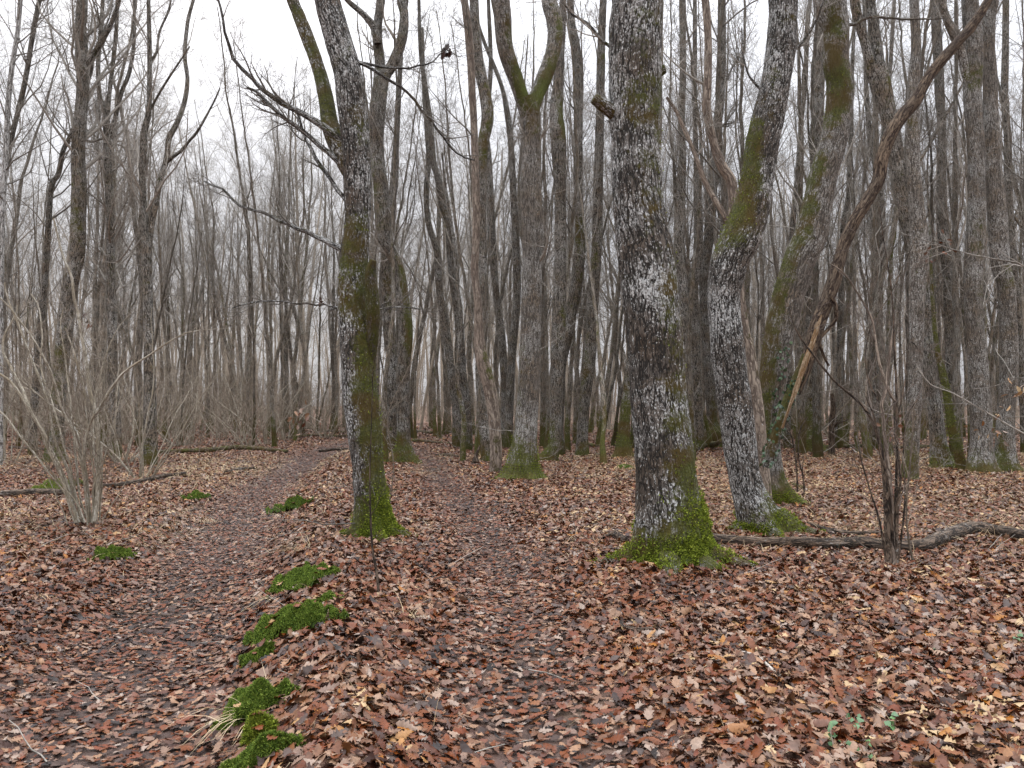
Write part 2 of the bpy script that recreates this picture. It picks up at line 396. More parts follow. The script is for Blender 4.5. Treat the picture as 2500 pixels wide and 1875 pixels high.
def crown_on(ts, C, R, big, dense=1.0, fine=True, lens=1.0):
    """limbs, branches and twigs along the centre line C (n,3), radii R"""
    idx = np.linspace(0, len(C)-1, 9).round().astype(int)
    Pp, Rr = C[idx][None], R[idx][None]
    k1 = max(2, int(big*dense))
    L1, R1 = spawn(Pp, Rr, k1, .12, 1.0, 42, .36*lens, 6, .16, .16, rr=.42, rmax=.06, lmin=.8)
    ts.add(L1, R1, 5)
    L2, R2 = spawn(L1, R1, 5, .15, 1, 45, .5, 5, .2, .08, rr=.6, lmin=.35)
    ts.add(L2, R2, 4)
    L3, R3 = spawn(L2, R2, 6, .1, 1, 48, .55, 4, .27, .04, rr=.62, lmin=.25)
    R3 = np.maximum(R3, .0030); ts.add(L3, R3, 3)
    if fine:
        L4, R4 = spawn(L3, R3, 3, .1, 1, 45, .55, 3, .25, .03, rr=.7, lmin=.15)
        R4 = np.maximum(R4, .0020); ts.add(L4, R4, 3)
def twigs_on(ts, C, R, k, ln=(.5, 1.6), ang=70, up=.04, rad=.006):
    """thin shoots straight out of a trunk"""
    if k < 1: return
    idx = rng.integers(0, len(C)-1, k); S = C[idx]; d = nrm(C[idx+1]-C[idx])
    q = nrm(np.cross(d, nrm(rng.normal(0, 1, (k, 3))))); a = np.radians(rng.normal(ang, 12, k))[:, None]
    L = rng.uniform(ln[0], ln[1], k)
    T = walk(S+q*R[idx][:, None]*.8, d*np.cos(a)+q*np.sin(a), L, 6, .14, up)
    r0 = rad*rng.uniform(.6, 1.3, k)*(L/1.0)**.4
    RR = r0[:, None]*np.linspace(1, .3, 7)[None]
    ts.add(T, RR, 4)
    T2, R2 = spawn(T, RR, 4, .2, 1, 42, .42, 4, .16, .03, rr=.7, lmin=.15); R2 = np.maximum(R2, .0014); ts.add(T2, R2, 3)
    T3, R3 = spawn(T2, R2, 2, .2, 1, 42, .5, 3, .16, .02, rr=.7, lmin=.1); R3 = np.maximum(R3, .0012); ts.add(T3, R3, 3)

def extend(C, R, H, tip=.25, wig=.06):
    """carry a traced stem on above the frame to height H"""
    top = C[-1]; ln = H-top[2]
    if ln < .8: return None
    d = nrm(C[-1]-C[max(-5, -len(C))]); n = 8
    E = walk(top[None], d[None], np.array([ln]), n, wig, .10)[0]
    RE = R[-1]*np.linspace(1, tip, n+1)
    return E, RE

def blades(S, Nn, k, ln, wd, spread, seed=0, droop=.0):
    """small tapering blades (one quad + tip) rising from points S with normals Nn"""
    m = len(S)*k; s = np.repeat(S, k, 0); n = np.repeat(Nn, k, 0)
    d = nrm(n+rng.normal(0, spread, (m, 3))); L = ln*rng.uniform(.5, 1.3, m)[:, None]
    w = nrm(np.cross(d, rng.normal(0, 1, (m, 3))))*wd*rng.uniform(.7, 1.3, (m, 1))
    mid = s+d*L*.6; d2 = nrm(d+rng.normal(0, .35, (m, 3))-np.array([0, 0, droop])); tip = mid+d2*L*.5
    V = np.stack([s-w, s+w, mid+w*.7, mid-w*.7, tip], 1).reshape(-1, 3)
    b = np.arange(m)*5
    Q = np.stack([b, b+1, b+2, b+3], -1); T = np.stack([b+3, b+2, b+4], -1)
    return V, Q, T, np.repeat(rng.uniform(0, 1, m), 5)
def tintm(name, stops, rough=.7, spec=.3, trans=0.):
    m, ns, ls, b = nodes(name)
    at = N(ns, 'ShaderNodeAttribute', attribute_name='tint'); r = ramp(ns, stops); ls.new(at.outputs['Fac'], r.inputs[0])
    g = ns.new('ShaderNodeNewGeometry')
    n = noise(ns, ls, g.outputs['Position'], 45, 3, .7)
    c = ns.new('ShaderNodeHueSaturation'); ls.new(r.outputs[0], c.inputs['Color'])
    ls.new(mth(ns, ls, 'ADD', mth(ns, ls, 'MULTIPLY', n, .8), .6), c.inputs['Value'])
    ls.new(c.outputs[0], b.inputs['Base Color']); b.inputs['Roughness'].default_value = rough; b.inputs['Specular IOR Level'].default_value = spec
    return m
M_MOSS = tintm('moss_fronds', [(0, (.05, .07, .008)), (.4, (.14, .19, .018)), (.8, (.27, .32, .035)), (1, (.42, .46, .07))], .8, .2)
M_MOSSD = tintm('dark_moss_fronds', [(0, (.034, .058, .009)), (.5, (.10, .165, .020)), (1, (.25, .31, .05))], .8, .2)
M_IVY = tintm('ivy_leaf', [(0, (.012, .035, .012)), (.6, (.03, .07, .025)), (1, (.08, .13, .05))], .35, .5)

ANCH = []       # (photo x at eye level, short name)
def build_tree(kind, label, cat, D, trunk, limbs=(), mat=M_OAK, H=16, roots=(), patches=(), mossh=.8, mossb=.9, disp=0., sides=14, spacing=.12, crown=8, shoots=6, group=None, anchor=None, stubs=(), branches=(), tufts=0, ivy=None, fine=True, top=True, basefix=True, lump=.05, splitm=None, tmat=None, drift=0., lowc=.5, lowl=.6, lowm=.45, rooted=False, rootmoss=.75, limbmoss=0.):
    tmat = tmat or M_TWIG
    pts, rad = trace(trunk, D, drift)
    if pts[0][2] > pts[-1][2]: pts, rad = pts[::-1], rad[::-1]
    g = float(gh(pts[0][0], pts[0][1]))
    if basefix:
        pts = np.vstack([[pts[0][0], pts[0][1], g-.12], pts[pts[:, 2] > g+.02]]); rad = np.concatenate([[rad[0]*1.06], rad[-(len(pts)-1):]])
    base = np.array([pts[0][0], pts[0][1], g])
    e = empty(kind, base); tag(e, label, cat, group)
    seed = int(rng.integers(1, 9999))
    crn = Tubes(); fullp, fullr = pts, rad; ext = []
    if top:
        x = extend(pts, rad, H)
        if x is not None:
            fullp = np.vstack([pts, x[0][1:]]); fullr = np.concatenate([rad, x[1][1:]]); ext.append(x)
    me, C, R, V, Nn, mo = trunk_mesh('trunk', fullp, fullr, mat, sides, spacing, roots, g, patches, mossh, mossb, disp, lump, seed, origin=base)
    obj('trunk', me, e)
    surf = [(V, Nn, mo)]
    for L in limbs:
        s, dr = (L if isinstance(L, tuple) else (L, rng.choice([-1, 1])*.12))
        p2, r2 = trace(s, D, dr)
        x = extend(p2, r2, H*rng.uniform(.85, 1)) if p2[-1][2] > P(0, 12, D)[2] else None
        if x is not None: ext.append(x); p2 = np.vstack([p2, x[0][1:]]); r2 = np.concatenate([r2, x[1][1:]])
        me2, C2, R2, V2, N2, m2 = trunk_mesh('limb', p2, r2, mat, max(8, sides*2//3), spacing, (), None, patches, 1, 0, disp*.7, lump, seed+5, origin=base, moss0=limbmoss)
        obj('limb', me2, e)
        sub = slice(len(C2)//5, None)
        crown_on(crn, C2[sub], R2[sub], max(2, crown*.5), fine=fine)
        surf.append((V2, N2, m2))
    for s in stubs:
        p2, r2 = trace(s, D, -.25)
        me2 = trunk_mesh('stub', p2, r2, mat, max(8, sides//3), spacing*.7, (), None, (), 1, 0, disp*.6, .15, seed+9, cap=True, origin=base, moss0=.72)[0]
        obj('stub', me2, e)
    for bi, s in enumerate(branches):
        p2, r2 = trace(s, D, rng.choice([-1, 1])*.22 if bi else -.2)
        p2 = np.vstack([p2[0]-nrm(p2[1]-p2[0])*.14, p2]); r2 = np.concatenate([[r2[0]*1.15], r2]); q = resample(np.column_stack([p2, r2]), .12); c2, rr2 = q[:, :3]+rng.normal(0, .006, (len(q), 3)), np.maximum(q[:, 3], .003)
        bt = Tubes(); bt.add(c2, rr2, 7, np.full((1, len(c2)), .25)); obj('branch', bt.mesh('branch', mat, base), e)
        idx = np.linspace(0, len(c2)-1, 9).round().astype(int)
        A, B = spawn(c2[idx][None], rr2[idx][None], 9, .25, 1, 42, .3, 5, .2, .1, rr=.55, lmin=.4); B = np.maximum(B, .003); crn.add(A, B, 4)
        A, B = spawn(A, B, 5, .15, 1, 42, .5, 4, .2, .06, rr=.6, lmin=.2); B = np.maximum(B, .0018); crn.add(A, B, 3)
        A, B = spawn(A, B, 3, .15, 1, 42, .5, 3, .2, .06, rr=.6, lmin=.12); B = np.maximum(B, .0014); crn.add(A, B, 3)
    for E, RE in ext: crown_on(crn, E, RE, crown, fine=fine)
    m = int(len(C)*lowm)
    if crown > 0: crown_on(crn, C[m:], R[m:]*.8, max(1, crown*lowc), fine=fine, lens=lowl)
    twigs_on(crn, C, R, shoots)
    if crn.g: obj('crown', crn.mesh('crown', tmat, base), e)
    if rooted:
        for (a, amp) in roots:
            ar = math.radians(a); dr = np.array([math.cos(ar), math.sin(ar), 0]); r0 = float(rad[0])
            ln = r0+amp*2.2; k = 7; tt_ = np.linspace(0, 1, k)
            pr = base+dr*(r0*.35+ln*tt_)[:, None]; side_ = np.cumsum(rng.normal(0, .03, k))*amp*3
            pr[:, 0] += -math.sin(ar)*side_; pr[:, 1] += math.cos(ar)*side_
            gz = gh(pr[:, 0], pr[:, 1]); pr[:, 2] = gz+.17*np.exp(-tt_*3.2)*(amp/.15)**.5+.035-.09*tt_**2
            rr_ = r0*.30*(1-tt_*.75)+.012
            mr_, _, _, Vr, Nr, mor = trunk_mesh('root', pr, rr_, mat, max(10, sides//4), max(.02, spacing), (), None, (), 1, 0, disp, .16, seed+20, origin=base, moss0=rootmoss)
            obj('root', mr_, e); surf.append((Vr, Nr, mor))
    if tufts:
        nr = len(roots) if rooted else 0
        for (V, Nn, mo), tufts, msh in [(surf[0], tufts, mossh)]+[(s_, tufts//10, 1.0) for s_ in (surf[-nr:] if nr else [])]:
            hz = V[:, 2]-g
            w = np.clip(mo+.5*vn(V[:, 0]*7, V[:, 1]*7, V[:, 2]*7, 5)-.55, 0, 1)*np.clip(1.3-hz/(msh*1.1), .03, 1)*(hz > -.02)+1e-9
            w = w/w.sum(); i = rng.choice(len(V), tufts, p=w)
            nn = nrm(Nn[i]+np.array([0, 0, .3])); cl_ = np.clip(vn(V[i][:, 0]*14, V[i][:, 1]*14, V[i][:, 2]*14, 3)+.3, 0, 1); S = V[i]+rng.normal(0, .006, (tufts, 3))+nn*(cl_*.028)[:, None]
            v, q, t, tn = blades(S, nn, 3, .020, .0042, .5)
            obj('moss', mesh_np('moss', v-base, [q, t], {'tint': tn}, mats=[M_MOSS]), e)
    if ivy:
        n, y0, y1, side = ivy
        fy = np.array([to_px(p)[1] for p in V])
        ok = np.where((fy > y0) & (fy < y1) & ((Nn[:, 0]*side-Nn[:, 1]) > .9))[0]
        if len(ok):
            i = rng.choice(ok, n); v, q, t, tn = leaf_cards(V[i]+Nn[i]*.02, nrm(Nn[i]+rng.normal(0, .35, (n, 3))), .055)
            obj('ivy', mesh_np('ivy', v-base, [q], {'tint': tn}, mats=[M_IVY]), e)
    if anchor: ANCH.append((to_px(P_at(C, CAMH))[0], anchor))
    return e, C, R
def P_at(C, z):
    i = int(np.argmin(np.abs(C[:, 2]-z))); return C[i]
def leaf_cards(S, Nn, size):
    m = len(S); a = nrm(np.cross(Nn, rng.normal(0, 1, (m, 3)))); b = np.cross(Nn, a)
    sz = size*rng.uniform(.6, 1.2, (m, 1)); fold = Nn*sz*.15
    V = np.stack([S-a*sz*.5, S-a*sz*.1+b*sz*.45-fold, S+a*sz*.5, S, S-a*sz*.1-b*sz*.45-fold, S+a*sz*.28+b*sz*.2, S+a*sz*.28-b*sz*.2], 1).reshape(-1, 3)
    k = np.arange(m)*7
    Q = np.concatenate([np.stack([k, k+3, k+5, k+1], -1), np.stack([k+3, k+2, k+5, k+5], -1)[:0], np.stack([k, k+4, k+6, k+3], -1), np.stack([k+3, k+6, k+2, k+5], -1)])
    return V, Q, None, np.repeat(rng.uniform(0, 1, m), 7)



# ------------------------------------------------------------------ the trees one can tell apart (traced: x,y,width in the photo)
# thick lichened oak, the nearest
build_tree('oak_tree', 'thickest and nearest oak trunk, white lichen flecks, broken branch stub, three mossy roots', 'tree', 7.75,
  '1447,1205,158 1446,1170,150 1445,1120,146 1437,1050,130 1431,950,125 1421,850,121 1416,750,122 1406,650,122 1395,550,119 1379,450,108 1373,350,105 1371,250,108 1372,150,114 1374,50,112 1376,0,109 1377,-200,104',
  mat=M_OAKN, H=17, roots=[(-100, .16), (-15, .19), (195, .15), (80, .1), (-55, .10)], disp=.009, sides=110, spacing=.016, mossh=.62, mossb=1.05, lump=.03,
  rooted=True, patches=[(530, 1060, .8, .7), (950, 1280, .5, .6), (0, 560, .4, .42), (130, 330, .3, .3)], crown=12, shoots=0, tufts=9000, anchor='thickest oak',
  stubs=['1362,262,34 1330,246,28 1302,226,26 1283,212,22', '1412,160,26 1426,154,24 1437,149,18', '1345,125,26 1335,105,22 1328,85,16 1322,70,9'],
  branches=['1330,112,8 1300,85,7 1270,50,6 1235,30,5 1215,5,3', '1375,325,5 1350,290,4 1330,275,3 1310,258,2'])
# left oak with the low fork and the mossy limb
build_tree('oak_tree', 'oak between the two paths, mossy low limb, burl, ivy on its foot', 'tree', 9.3,
  '811,1168,80 804,1120,72 798,1050,66 789,950,71 778,850,73 772,750,76 762,650,66 765,560,62 772,480,56 772,400,60 768,300,62 757,200,62 749,150,60 720,50,58 707,0,55 680,-140,50',
  limbs=[('766,392,26 755,368,40 730,312,42 713,270,38 706,225,34 693,165,30 670,95,29 648,40,27 625,-20,24 590,-130,20', .2)],
  mat=M_OAKN, H=15, roots=[(-70, .10), (-10, .12), (200, .1), (-130, .06)], disp=.006, sides=70, spacing=.025, mossh=.5, mossb=.95, lump=.05,
  rooted=True, patches=[(430, 720, .1, .85), (640, 1180, .7, .8), (700, 1150, .3, .35), (200, 420, .9, .3), (60, 330, -.2, .2), (0, 160, .9, .25)], crown=10, shoots=5, limbmoss=.5, tufts=4200, anchor='ivy-footed oak', ivy=(90, 910, 1120, -.3),
  stubs=['796,800,24 802,740,30 806,690,34 804,640,32 800,590,26 806,562,14'],
  branches=['715,285,17 690,268,15 650,245,13 590,213,11 545,170,9 505,128,8 487,70,6 470,-10,5', '725,345,13 690,312,11 650,280,10 610,252,9 575,217,8 552,196,7 535,190,5',
            '742,425,10 715,390,9 692,358,9 672,322,8 655,285,7 640,240,5', '735,535,15 705,520,12 660,500,9 620,484,8 565,458,7 520,444,6 480,408,5 440,392,3',
            '762,150,9 780,138,7 800,140,6 860,148,5 905,143,4 935,132,3 965,108,3 992,122,2', '735,665,5 700,660,4 640,655,4 560,650,3 500,664,2', '738,662,5 765,655,5 810,668,4 860,662,3 910,668,2', '785,140,8 830,165,7 880,200,6 930,260,6 985,330,5 1025,345,3'])
# S-bent oak right of the thickest
E_ = build_tree('oak_tree', 'oak with an S-bend halfway up its trunk and bright green moss round its foot', 'tree', 10.4,
  '1645,1140,90 1630,1105,76 1612,1050,66 1600,980,68 1590,890,72 1580,820,70 1572,753,72 1565,685,68 1563,634,69 1572,583,78 1585,548,80 1602,512,84 1624,444,76 1637,376,68 1648,307,68 1663,239,67 1678,171,62 1687,102,64 1691,34,60 1691,0,62 1680,-150,58',
  mat=M_OAKN, H=17, roots=[(-20, .24), (-80, .12), (190, .08), (40, .14)], disp=.006, sides=70, spacing=.025, mossh=.62, mossb=.9,
  rooted=True, patches=[(230, 600, -.9, .85), (80, 300, -.4, .3), (330, 560, -.2, .4), (0, 120, .0, .25)], crown=9, shoots=6, tufts=5200, anchor='S-bent oak',
  branches=['1704,118,7 1730,95,6 1765,40,5 1780,0,4', '1650,200,7 1620,170,5 1605,120,4 1600,60,3'])[0]
build_tree('oak_tree', 'pale oak leaning right with a mossy left flank, behind the S-bent oak', 'tree', 12.6,
  '1672,1085,72 1668,1030,44 1664,958,40 1665,890,48 1670,822,56 1680,753,62 1693,685,64 1710,617,66 1733,548,66 1750,512,68 1765,444,60 1779,376,57 1800,307,58 1812,239,55 1816,188,55 1806,137,54 1806,68,54 1792,0,68 1785,-160,60',
  mat=M_OAKG, H=18, roots=[(-25, .25), (0, .12), (200, .1)], disp=.006, sides=60, spacing=.035, mossh=.9, mossb=.9,
  patches=[(0, 330, -.5, .8), (300, 1000, -1.0, .8), (120, 260, .3, .5)], crown=9, shoots=6, tufts=2500, anchor='right-leaning pale oak', ivy=(70, 740, 1000, .2),
  branches=['1826,55,9 1850,50,7 1880,38,6 1930,40,5 2000,42,4 2050,38,2'])
# the Y oak
build_tree('oak_tree', 'oak forking into a tall Y with a bright mossy right arm', 'tree', 16.6,
  '1128,1040,78 1129,992,62 1136,924,48 1141,856,46 1145,753,46 1148,651,44 1151,548,44 1150,478,48 1147,410,46 1148,341,42 1149,273,38 1146,239,42 1137,215,46',
  limbs=[('1140,250,32 1128,212,32 1114,171,33 1091,102,36 1085,34,39 1080,0,41 1068,-90,36', -.15), ('1146,246,36 1160,205,32 1174,171,34 1187,137,34 1196,102,33 1199,68,34 1195,34,36 1187,0,34 1190,-90,30', .15)],
  mat=M_OAKG, H=18, roots=[(-20, .22), (-60, .16), (200, .25), (240, .15)], disp=.006, sides=36, spacing=.05, mossh=1.2, mossb=.95, top=False,
  patches=[(100, 260, .6, .95), (20, 130, .8, .8), (150, 330, .2, .6), (700, 1000, -1, .35), (380, 480, 1, .35)], crown=8, shoots=10, limbmoss=.12, tufts=2500, anchor='tall Y-shaped oak')
# dead snags
build_tree('dead_tree', 'slim barkless dead trunk standing just left of the tall Y-shaped oak', 'dead tree', 17.6,
  '1071,1018,28 1071,958,25 1066,890,27 1058,839,28 1044,788,29 1037,753,25 1034,702,20 1032,651,17 1025,583,17 1027,546,17 1029,444,17 1027,376,17 1024,273,15 1020,205,16 1017,137,17 1010,51,18 1000,-20,15 990,-90,11',
  mat=M_PALE, H=13, sides=16, spacing=.07, patches=[(700, 900, .9, .9), (900, 1020, .4, .5)], crown=3, shoots=3, mossh=1, mossb=.5, anchor='barkless snag')
build_tree('dead_tree', 'pale barkless dead tree curving up behind the S-bent oak', 'dead tree', 11.9,
  '1652,1065,30 1645,975,26 1638,900,26 1630,830,25 1620,753,20 1611,719,18 1601,645,17 1592,560,18 1580,478,19 1583,444,20 1580,393,22 1559,358,22 1541,307,18 1527,239,19 1528,188,18 1530,102,16 1525,14,17 1515,-40,14 1505,-110,9',
  limbs=[('1596,490,12 1574,482,12 1559,454,12 1540,425,11 1520,385,11 1504,341,10 1492,310,9 1480,283,9 1460,239,8 1440,210,6', .05)],
  mat=M_PALE, H=10, sides=20, spacing=.05, patches=[(200, 500, 0, .2), (600, 900, .6, .5)], crown=2, shoots=2, mossb=.6, anchor='curved barkless tree')
# leaning broken trunk
pts, rad = trace('1700,905,8 1722,850,20 1745,775,34 1765,705,36 1790,640,34 1808,580,34 1822,530,33 1845,480,32 1875,430,31 1898,385,34 1905,340,36 1925,290,34 1950,250,33 1975,220,32 2010,160,30 2060,100,27 2100,55,24 2135,0,20 2160,-50,18 2190,-130,14', 11.2, .13)
rad = rad*.82
pts = np.vstack([P(1666, 1000, 11.0)*0+np.array([P(1666, 1020, 11.2)[0], 11.1, 0.05]), pts]); rad = np.concatenate([[.05], rad])
e = empty('leaning_dead_trunk', (pts[0][0], pts[0][1], float(gh(pts[0][0], pts[0][1]))))
tag(e, 'broken brown dead trunk leaning diagonally up to the right', 'dead tree')
me = trunk_mesh('trunk', pts[2:], rad[2:], M_DEAD, 26, .04, (), None, ((60, 330, -1, .0),), 1, 0, .006, .13, 77, cap=True, origin=e.location)[0]; obj('trunk', me, e)
p2, r2 = trace('1655,1010,16 1668,965,22 1685,915,24 1700,870,24 1722,815,20 1738,765,10', 11.25, 0)
obj('stump', trunk_mesh('stump', p2, r2, M_OAK, 18, .04, (), None, ((700, 1010, -.4, .9),), 1, 0, .004, .12, 78, origin=e.location)[0], e)
p2, r2 = trace('1690,925,4 1705,880,6 1718,845,9 1735,795,12 1755,740,12 1768,700,8 1775,680,3', 11.05, 0)
M_ = r_iv = np.random.default_rng(5)
cc, rr0 = resample(np.column_stack([p2, r2]), .02)[:, :3], resample(np.column_stack([p2, r2]), .02)[:, 3]
IVC = np.array([G_ for G_ in resample(np.column_stack(trace('1655,1010,16 1668,965,22 1685,915,24 1700,870,24 1722,815,20', 11.2, 0)), .02)])
ii = r_iv.integers(0, len(IVC), 170); aa = r_iv.uniform(0, 6.28, 170); nn_ = np.stack([np.cos(aa), np.sin(aa), .2+0*aa], 1)
vv, qq, _, tn_ = leaf_cards(IVC[ii, :3]+nn_*(IVC[ii, 3:4]+.03), nrm(nn_+r_iv.normal(0, .4, (170, 3))), .06)
obj('ivy', mesh_np('ivy', vv-np.array(e.location), [qq], {'tint': tn_}, mats=[M_IVY]), e)
obj('splinter', trunk_mesh('splinter', p2, r2, M_SPLIT, 12, .03, (), None, (), 1, 0, .004, .2, 79, origin=e.location)[0], e)
bt = Tubes()
for s in ('1795,640,8 1805,660,10 1805,690,9 1785,715,8 1770,735,8 1778,765,6 1790,790,5',):
    p2, r2 = trace(s, 11.3, .1); q = resample(np.column_stack([p2, r2]), .05); bt.add(q[:, :3], q[:, 3], 7)
obj('branch', bt.mesh('branch', M_DEAD, e.location), e)

S1 = dict(sides=16, spacing=.10, mossh=.75, mossb=.75, disp=.004, shoots=14)
SL = {**S1, 'lowc': 3.4, 'lowl': .95, 'lowm': .36}
build_tree('oak_tree', 'grey three-limbed oak with a mossy bow low down, behind the ivy-footed oak', 'tree', 21.5,
  '873,986,46 872,955,32 872,924,29 870,856,28 872,787,29 877,719,31 870,651,31 860,583,27 846,545,28 832,512,34 823,410,33 816,341,29 814,273,34 816,225,36',
  limbs=['818,250,26 816,205,25 820,137,23 815,68,21 822,0,19 824,-90,16', '822,235,24 829,171,25 849,137,24 868,85,23 873,34,20 867,0,20 862,-80,17', '815,95,18 808,61,17 795,42,15 781,27,13 750,0,11 715,-45,8'],
  top=False, H=16, roots=[(-140, .25), (-20, .25), (200, .1)], patches=[(540, 800, .9, .95), (900, 1000, -.5, .6), (300, 520, -.4, .3), (0, 250, -.3, .2)], crown=6, anchor='three-limbed oak', tufts=500, **S1)
build_tree('oak_tree', 'pale straight trunk standing directly behind the mossy bow of the three-limbed oak', 'tree', 24.5,
  '845,945,30 848,880,26 847,790,25 841,720,26 837,655,25 834,583,24 842,480,20 850,400,17 856,300,14 862,200,11 868,80,9', H=17, patches=[(560, 700, .6, .5)], crown=7, anchor='pale straight oak', **S1)
build_tree('oak_tree', 'dark mossy-sided oak just behind the barkless snag, widening near its middle', 'tree', 21.5,
  '1052,992,28 1051,975,24 1047,924,26 1042,856,24 1038,788,22 1044,719,18 1046,651,18 1044,583,19 1042,546,20 1041,444,20 1041,358,22 1044,307,25 1053,256,27 1048,205,26 1034,137,24 1027,68,22 1024,0,20 1020,-90,18',
  H=17, patches=[(150, 420, .9, .6), (250, 380, -.5, .6), (930, 1000, .3, .5)], crown=6, anchor='dark oak behind the snag', **S1)
build_tree('oak_tree', 'mossy-shouldered oak immediately right of the tall Y-shaped oak', 'tree', 21.8,
  '1185,1000,36 1194,975,30 1199,958,28 1201,890,26 1203,822,28 1205,753,31 1208,685,32 1210,617,27 1211,546,26 1210,410,27 1208,341,32 1206,290,34 1201,239,29 1206,171,22 1212,90,18 1216,10,15 1218,-80,12',
  H=17, roots=[(200, .3)], patches=[(180, 330, .9, .9), (640, 740, .9, .6), (880, 1000, -.6, .6)], crown=6, anchor='mossy-shouldered oak', tufts=300, **S1)
build_tree('oak_tree', 'pale oak leaning in from the right across the mossy-shouldered oak', 'tree', 24.5,
  '1206,965,30 1206,930,23 1208,860,23 1211,788,24 1222,736,26 1235,668,27 1245,617,27 1252,546,25 1252,478,21 1249,410,20 1249,341,20 1249,239,20 1251,171,19 1245,102,18 1235,51,16 1232,0,15 1230,-90,13',
  H=17, patches=[(440, 560, 0, .9), (520, 720, .5, .3)], crown=6, anchor='leaning pale oak', **S1)
build_tree('oak_tree', 'tall grey oak second to the left of the thickest oak', 'tree', 24.0,
  '1257,985,34 1258,950,26 1259,924,24 1264,856,24 1273,788,26 1278,719,26 1281,651,24 1289,546,23 1292,410,22 1295,307,19 1297,205,19 1298,137,19 1300,68,17 1303,0,15 1305,-90,13',
  H=17, patches=[(80, 180, .3, .7), (500, 620, -.6, .4), (700, 900, -.8, .4)], crown=6, anchor='tall grey oak', **S1)
build_tree('oak_tree', 'oak with a flared bright green foot, half hidden by the thickest oak', 'tree', 23.0,
  '1345,990,40 1346,960,32 1348,924,25 1355,856,21 1362,780,19 1372,650,17 1378,500,15 1384,350,13 1390,200,11 1396,50,9', H=17, roots=[(-150, .15), (-30, .15)], mossh=2.2, sides=14, spacing=.12, crown=6, shoots=6, anchor='green-footed oak', tufts=500)
build_tree('oak_tree', 'slender dark oak with a wavering trunk left of the barkless snag', 'tree', 27,
  '1013,941,15 1008,873,17 1000,822,19 996,771,20 993,719,19 988,668,17 979,617,15 972,546,15 969,495,16 957,444,17 948,393,15 935,341,14 931,273,12 921,205,12 908,102,9 905,0,7', H=16, crown=6, anchor='wavering dark oak', patches=[(400, 520, 0, .3)], **S1)
build_tree('oak_tree', 'slender mossy-based oak leaning left next to the wavering dark oak', 'tree', 28.5,
  '986,945,19 986,890,19 977,822,17 969,753,17 959,685,17 948,617,15 945,548,15 925,478,13 921,410,12 926,341,12 921,273,10 915,180,9 912,60,7', H=16, crown=6, anchor='left-leaning slim oak', **S1)
build_tree('oak_tree', 'thinnest crooked yellowish stem wriggling up beside the wavering dark oak', 'tree', 21.5,
  '1000,968,13 1003,924,12 1000,890,11 992,850,10 988,822,10 991,753,9 996,685,9 988,617,8 985,560,7 975,480,6 962,400,5 955,330,4', H=9, crown=3, anchor='crooked yellowish stem', mossh=2.5, mossb=.5, sides=8, spacing=.12, shoots=6)
build_tree('oak_tree', 'dark oak with a gentle bow between the barkless snag and the tall Y-shaped oak', 'tree', 29,
  '1088,928,17 1090,856,15 1088,788,17 1083,719,16 1075,668,15 1070,617,15 1064,548,17 1061,478,17 1058,410,17 1055,341,15 1050,270,12 1060,150,10 1055,0,8', H=17, crown=6, anchor='bowed dark oak', **S1)
build_tree('oak_tree', 'slim oak rising close along the left side of the tall Y-shaped oak then veering left', 'tree', 28,
  '1098,938,20 1100,900,18 1105,780,18 1116,651,17 1115,546,17 1109,410,15 1105,341,14 1102,290,13 1095,239,13 1085,191,9 1065,137,9 1044,85,8 1027,27,7 1015,-60,6', H=16, crown=5, anchor='veering slim oak', **S1)
# right-hand group
build_tree('oak_tree', 'forked oak behind the leaning dead trunk, two arms parting near the top', 'tree', 18.6,
  '2034,1018,46 2027,958,34 2020,890,29 2010,822,26 2006,753,26 2006,685,25 2003,617,25 1990,575,26 1972,512,28 1955,444,30 1945,393,30 1938,341,31 1928,290,34 1917,239,35 1904,188,42 1892,142,42',
  limbs=['1885,165,24 1870,99,20 1856,51,19 1846,0,20 1838,-90,17', '1900,165,28 1893,102,26 1887,51,21 1880,0,20 1878,-90,17'],
  top=False, H=17, roots=[(-20, .2), (200, .15)], patches=[(120, 240, .8, .6), (480, 640, -.5, .3)], crown=6, anchor='high-forked oak', tufts=400, **S1)
build_tree('oak_tree', 'straight grey oak with white flecks, standing just right of the dark shrub', 'tree', 16.4,
  '1962,1044,38 1966,1000,33 1969,958,31 1974,890,29 1977,822,28 1979,753,28 1980,685,30 1982,617,34 1986,546,37 1982,478,34 1976,410,30 1972,341,27 1972,273,27 1973,205,24 1975,154,23 1979,102,20 1975,0,19 1976,-90,17',
  mat=M_OAKG, H=17, patches=[(180, 330, -.4, .5), (880, 1044, -.7, .5)], crown=7, anchor='straight flecked oak', **{**S1, 'sides': 24, 'spacing': .07})
build_tree('oak_tree', 'slender straight oak between the high-forked oak and the thick banded oak', 'tree', 24.5,
  '2066,940,24 2061,856,24 2056,788,24 2051,719,20 2049,651,20 2045,583,20 2037,512,22 2034,410,20 2034,341,17 2034,273,18 2030,205,20 2027,137,20 2023,68,20 2020,0,20 2016,-80,17', H=17, crown=6, anchor='slender straight oak', **S1)
build_tree('oak_tree', 'thick oak with a high moss band and a side limb rising left', 'tree', 17.5,
  '2115,1030,58 2119,958,44 2119,890,43 2115,822,41 2110,753,40 2105,702,36 2102,651,35 2102,600,37 2105,546,38 2109,478,37 2109,410,34 2109,341,34 2105,273,34 2100,205,35 2102,154,39 2102,85,38 2095,0,34 2092,-90,31',
  limbs=['2096,190,18 2085,155,17 2078,119,18 2061,79,16 2045,41,15 2035,0,14 2026,-80,12'],
  mat=M_OAKG, H=17, roots=[(-25, .2), (-90, .1), (200, .1)], patches=[(120, 220, 0, .95), (440, 590, .2, .35), (560, 700, .7, .5)], crown=7, anchor='thick banded oak', **{**S1, 'sides': 26, 'spacing': .07})
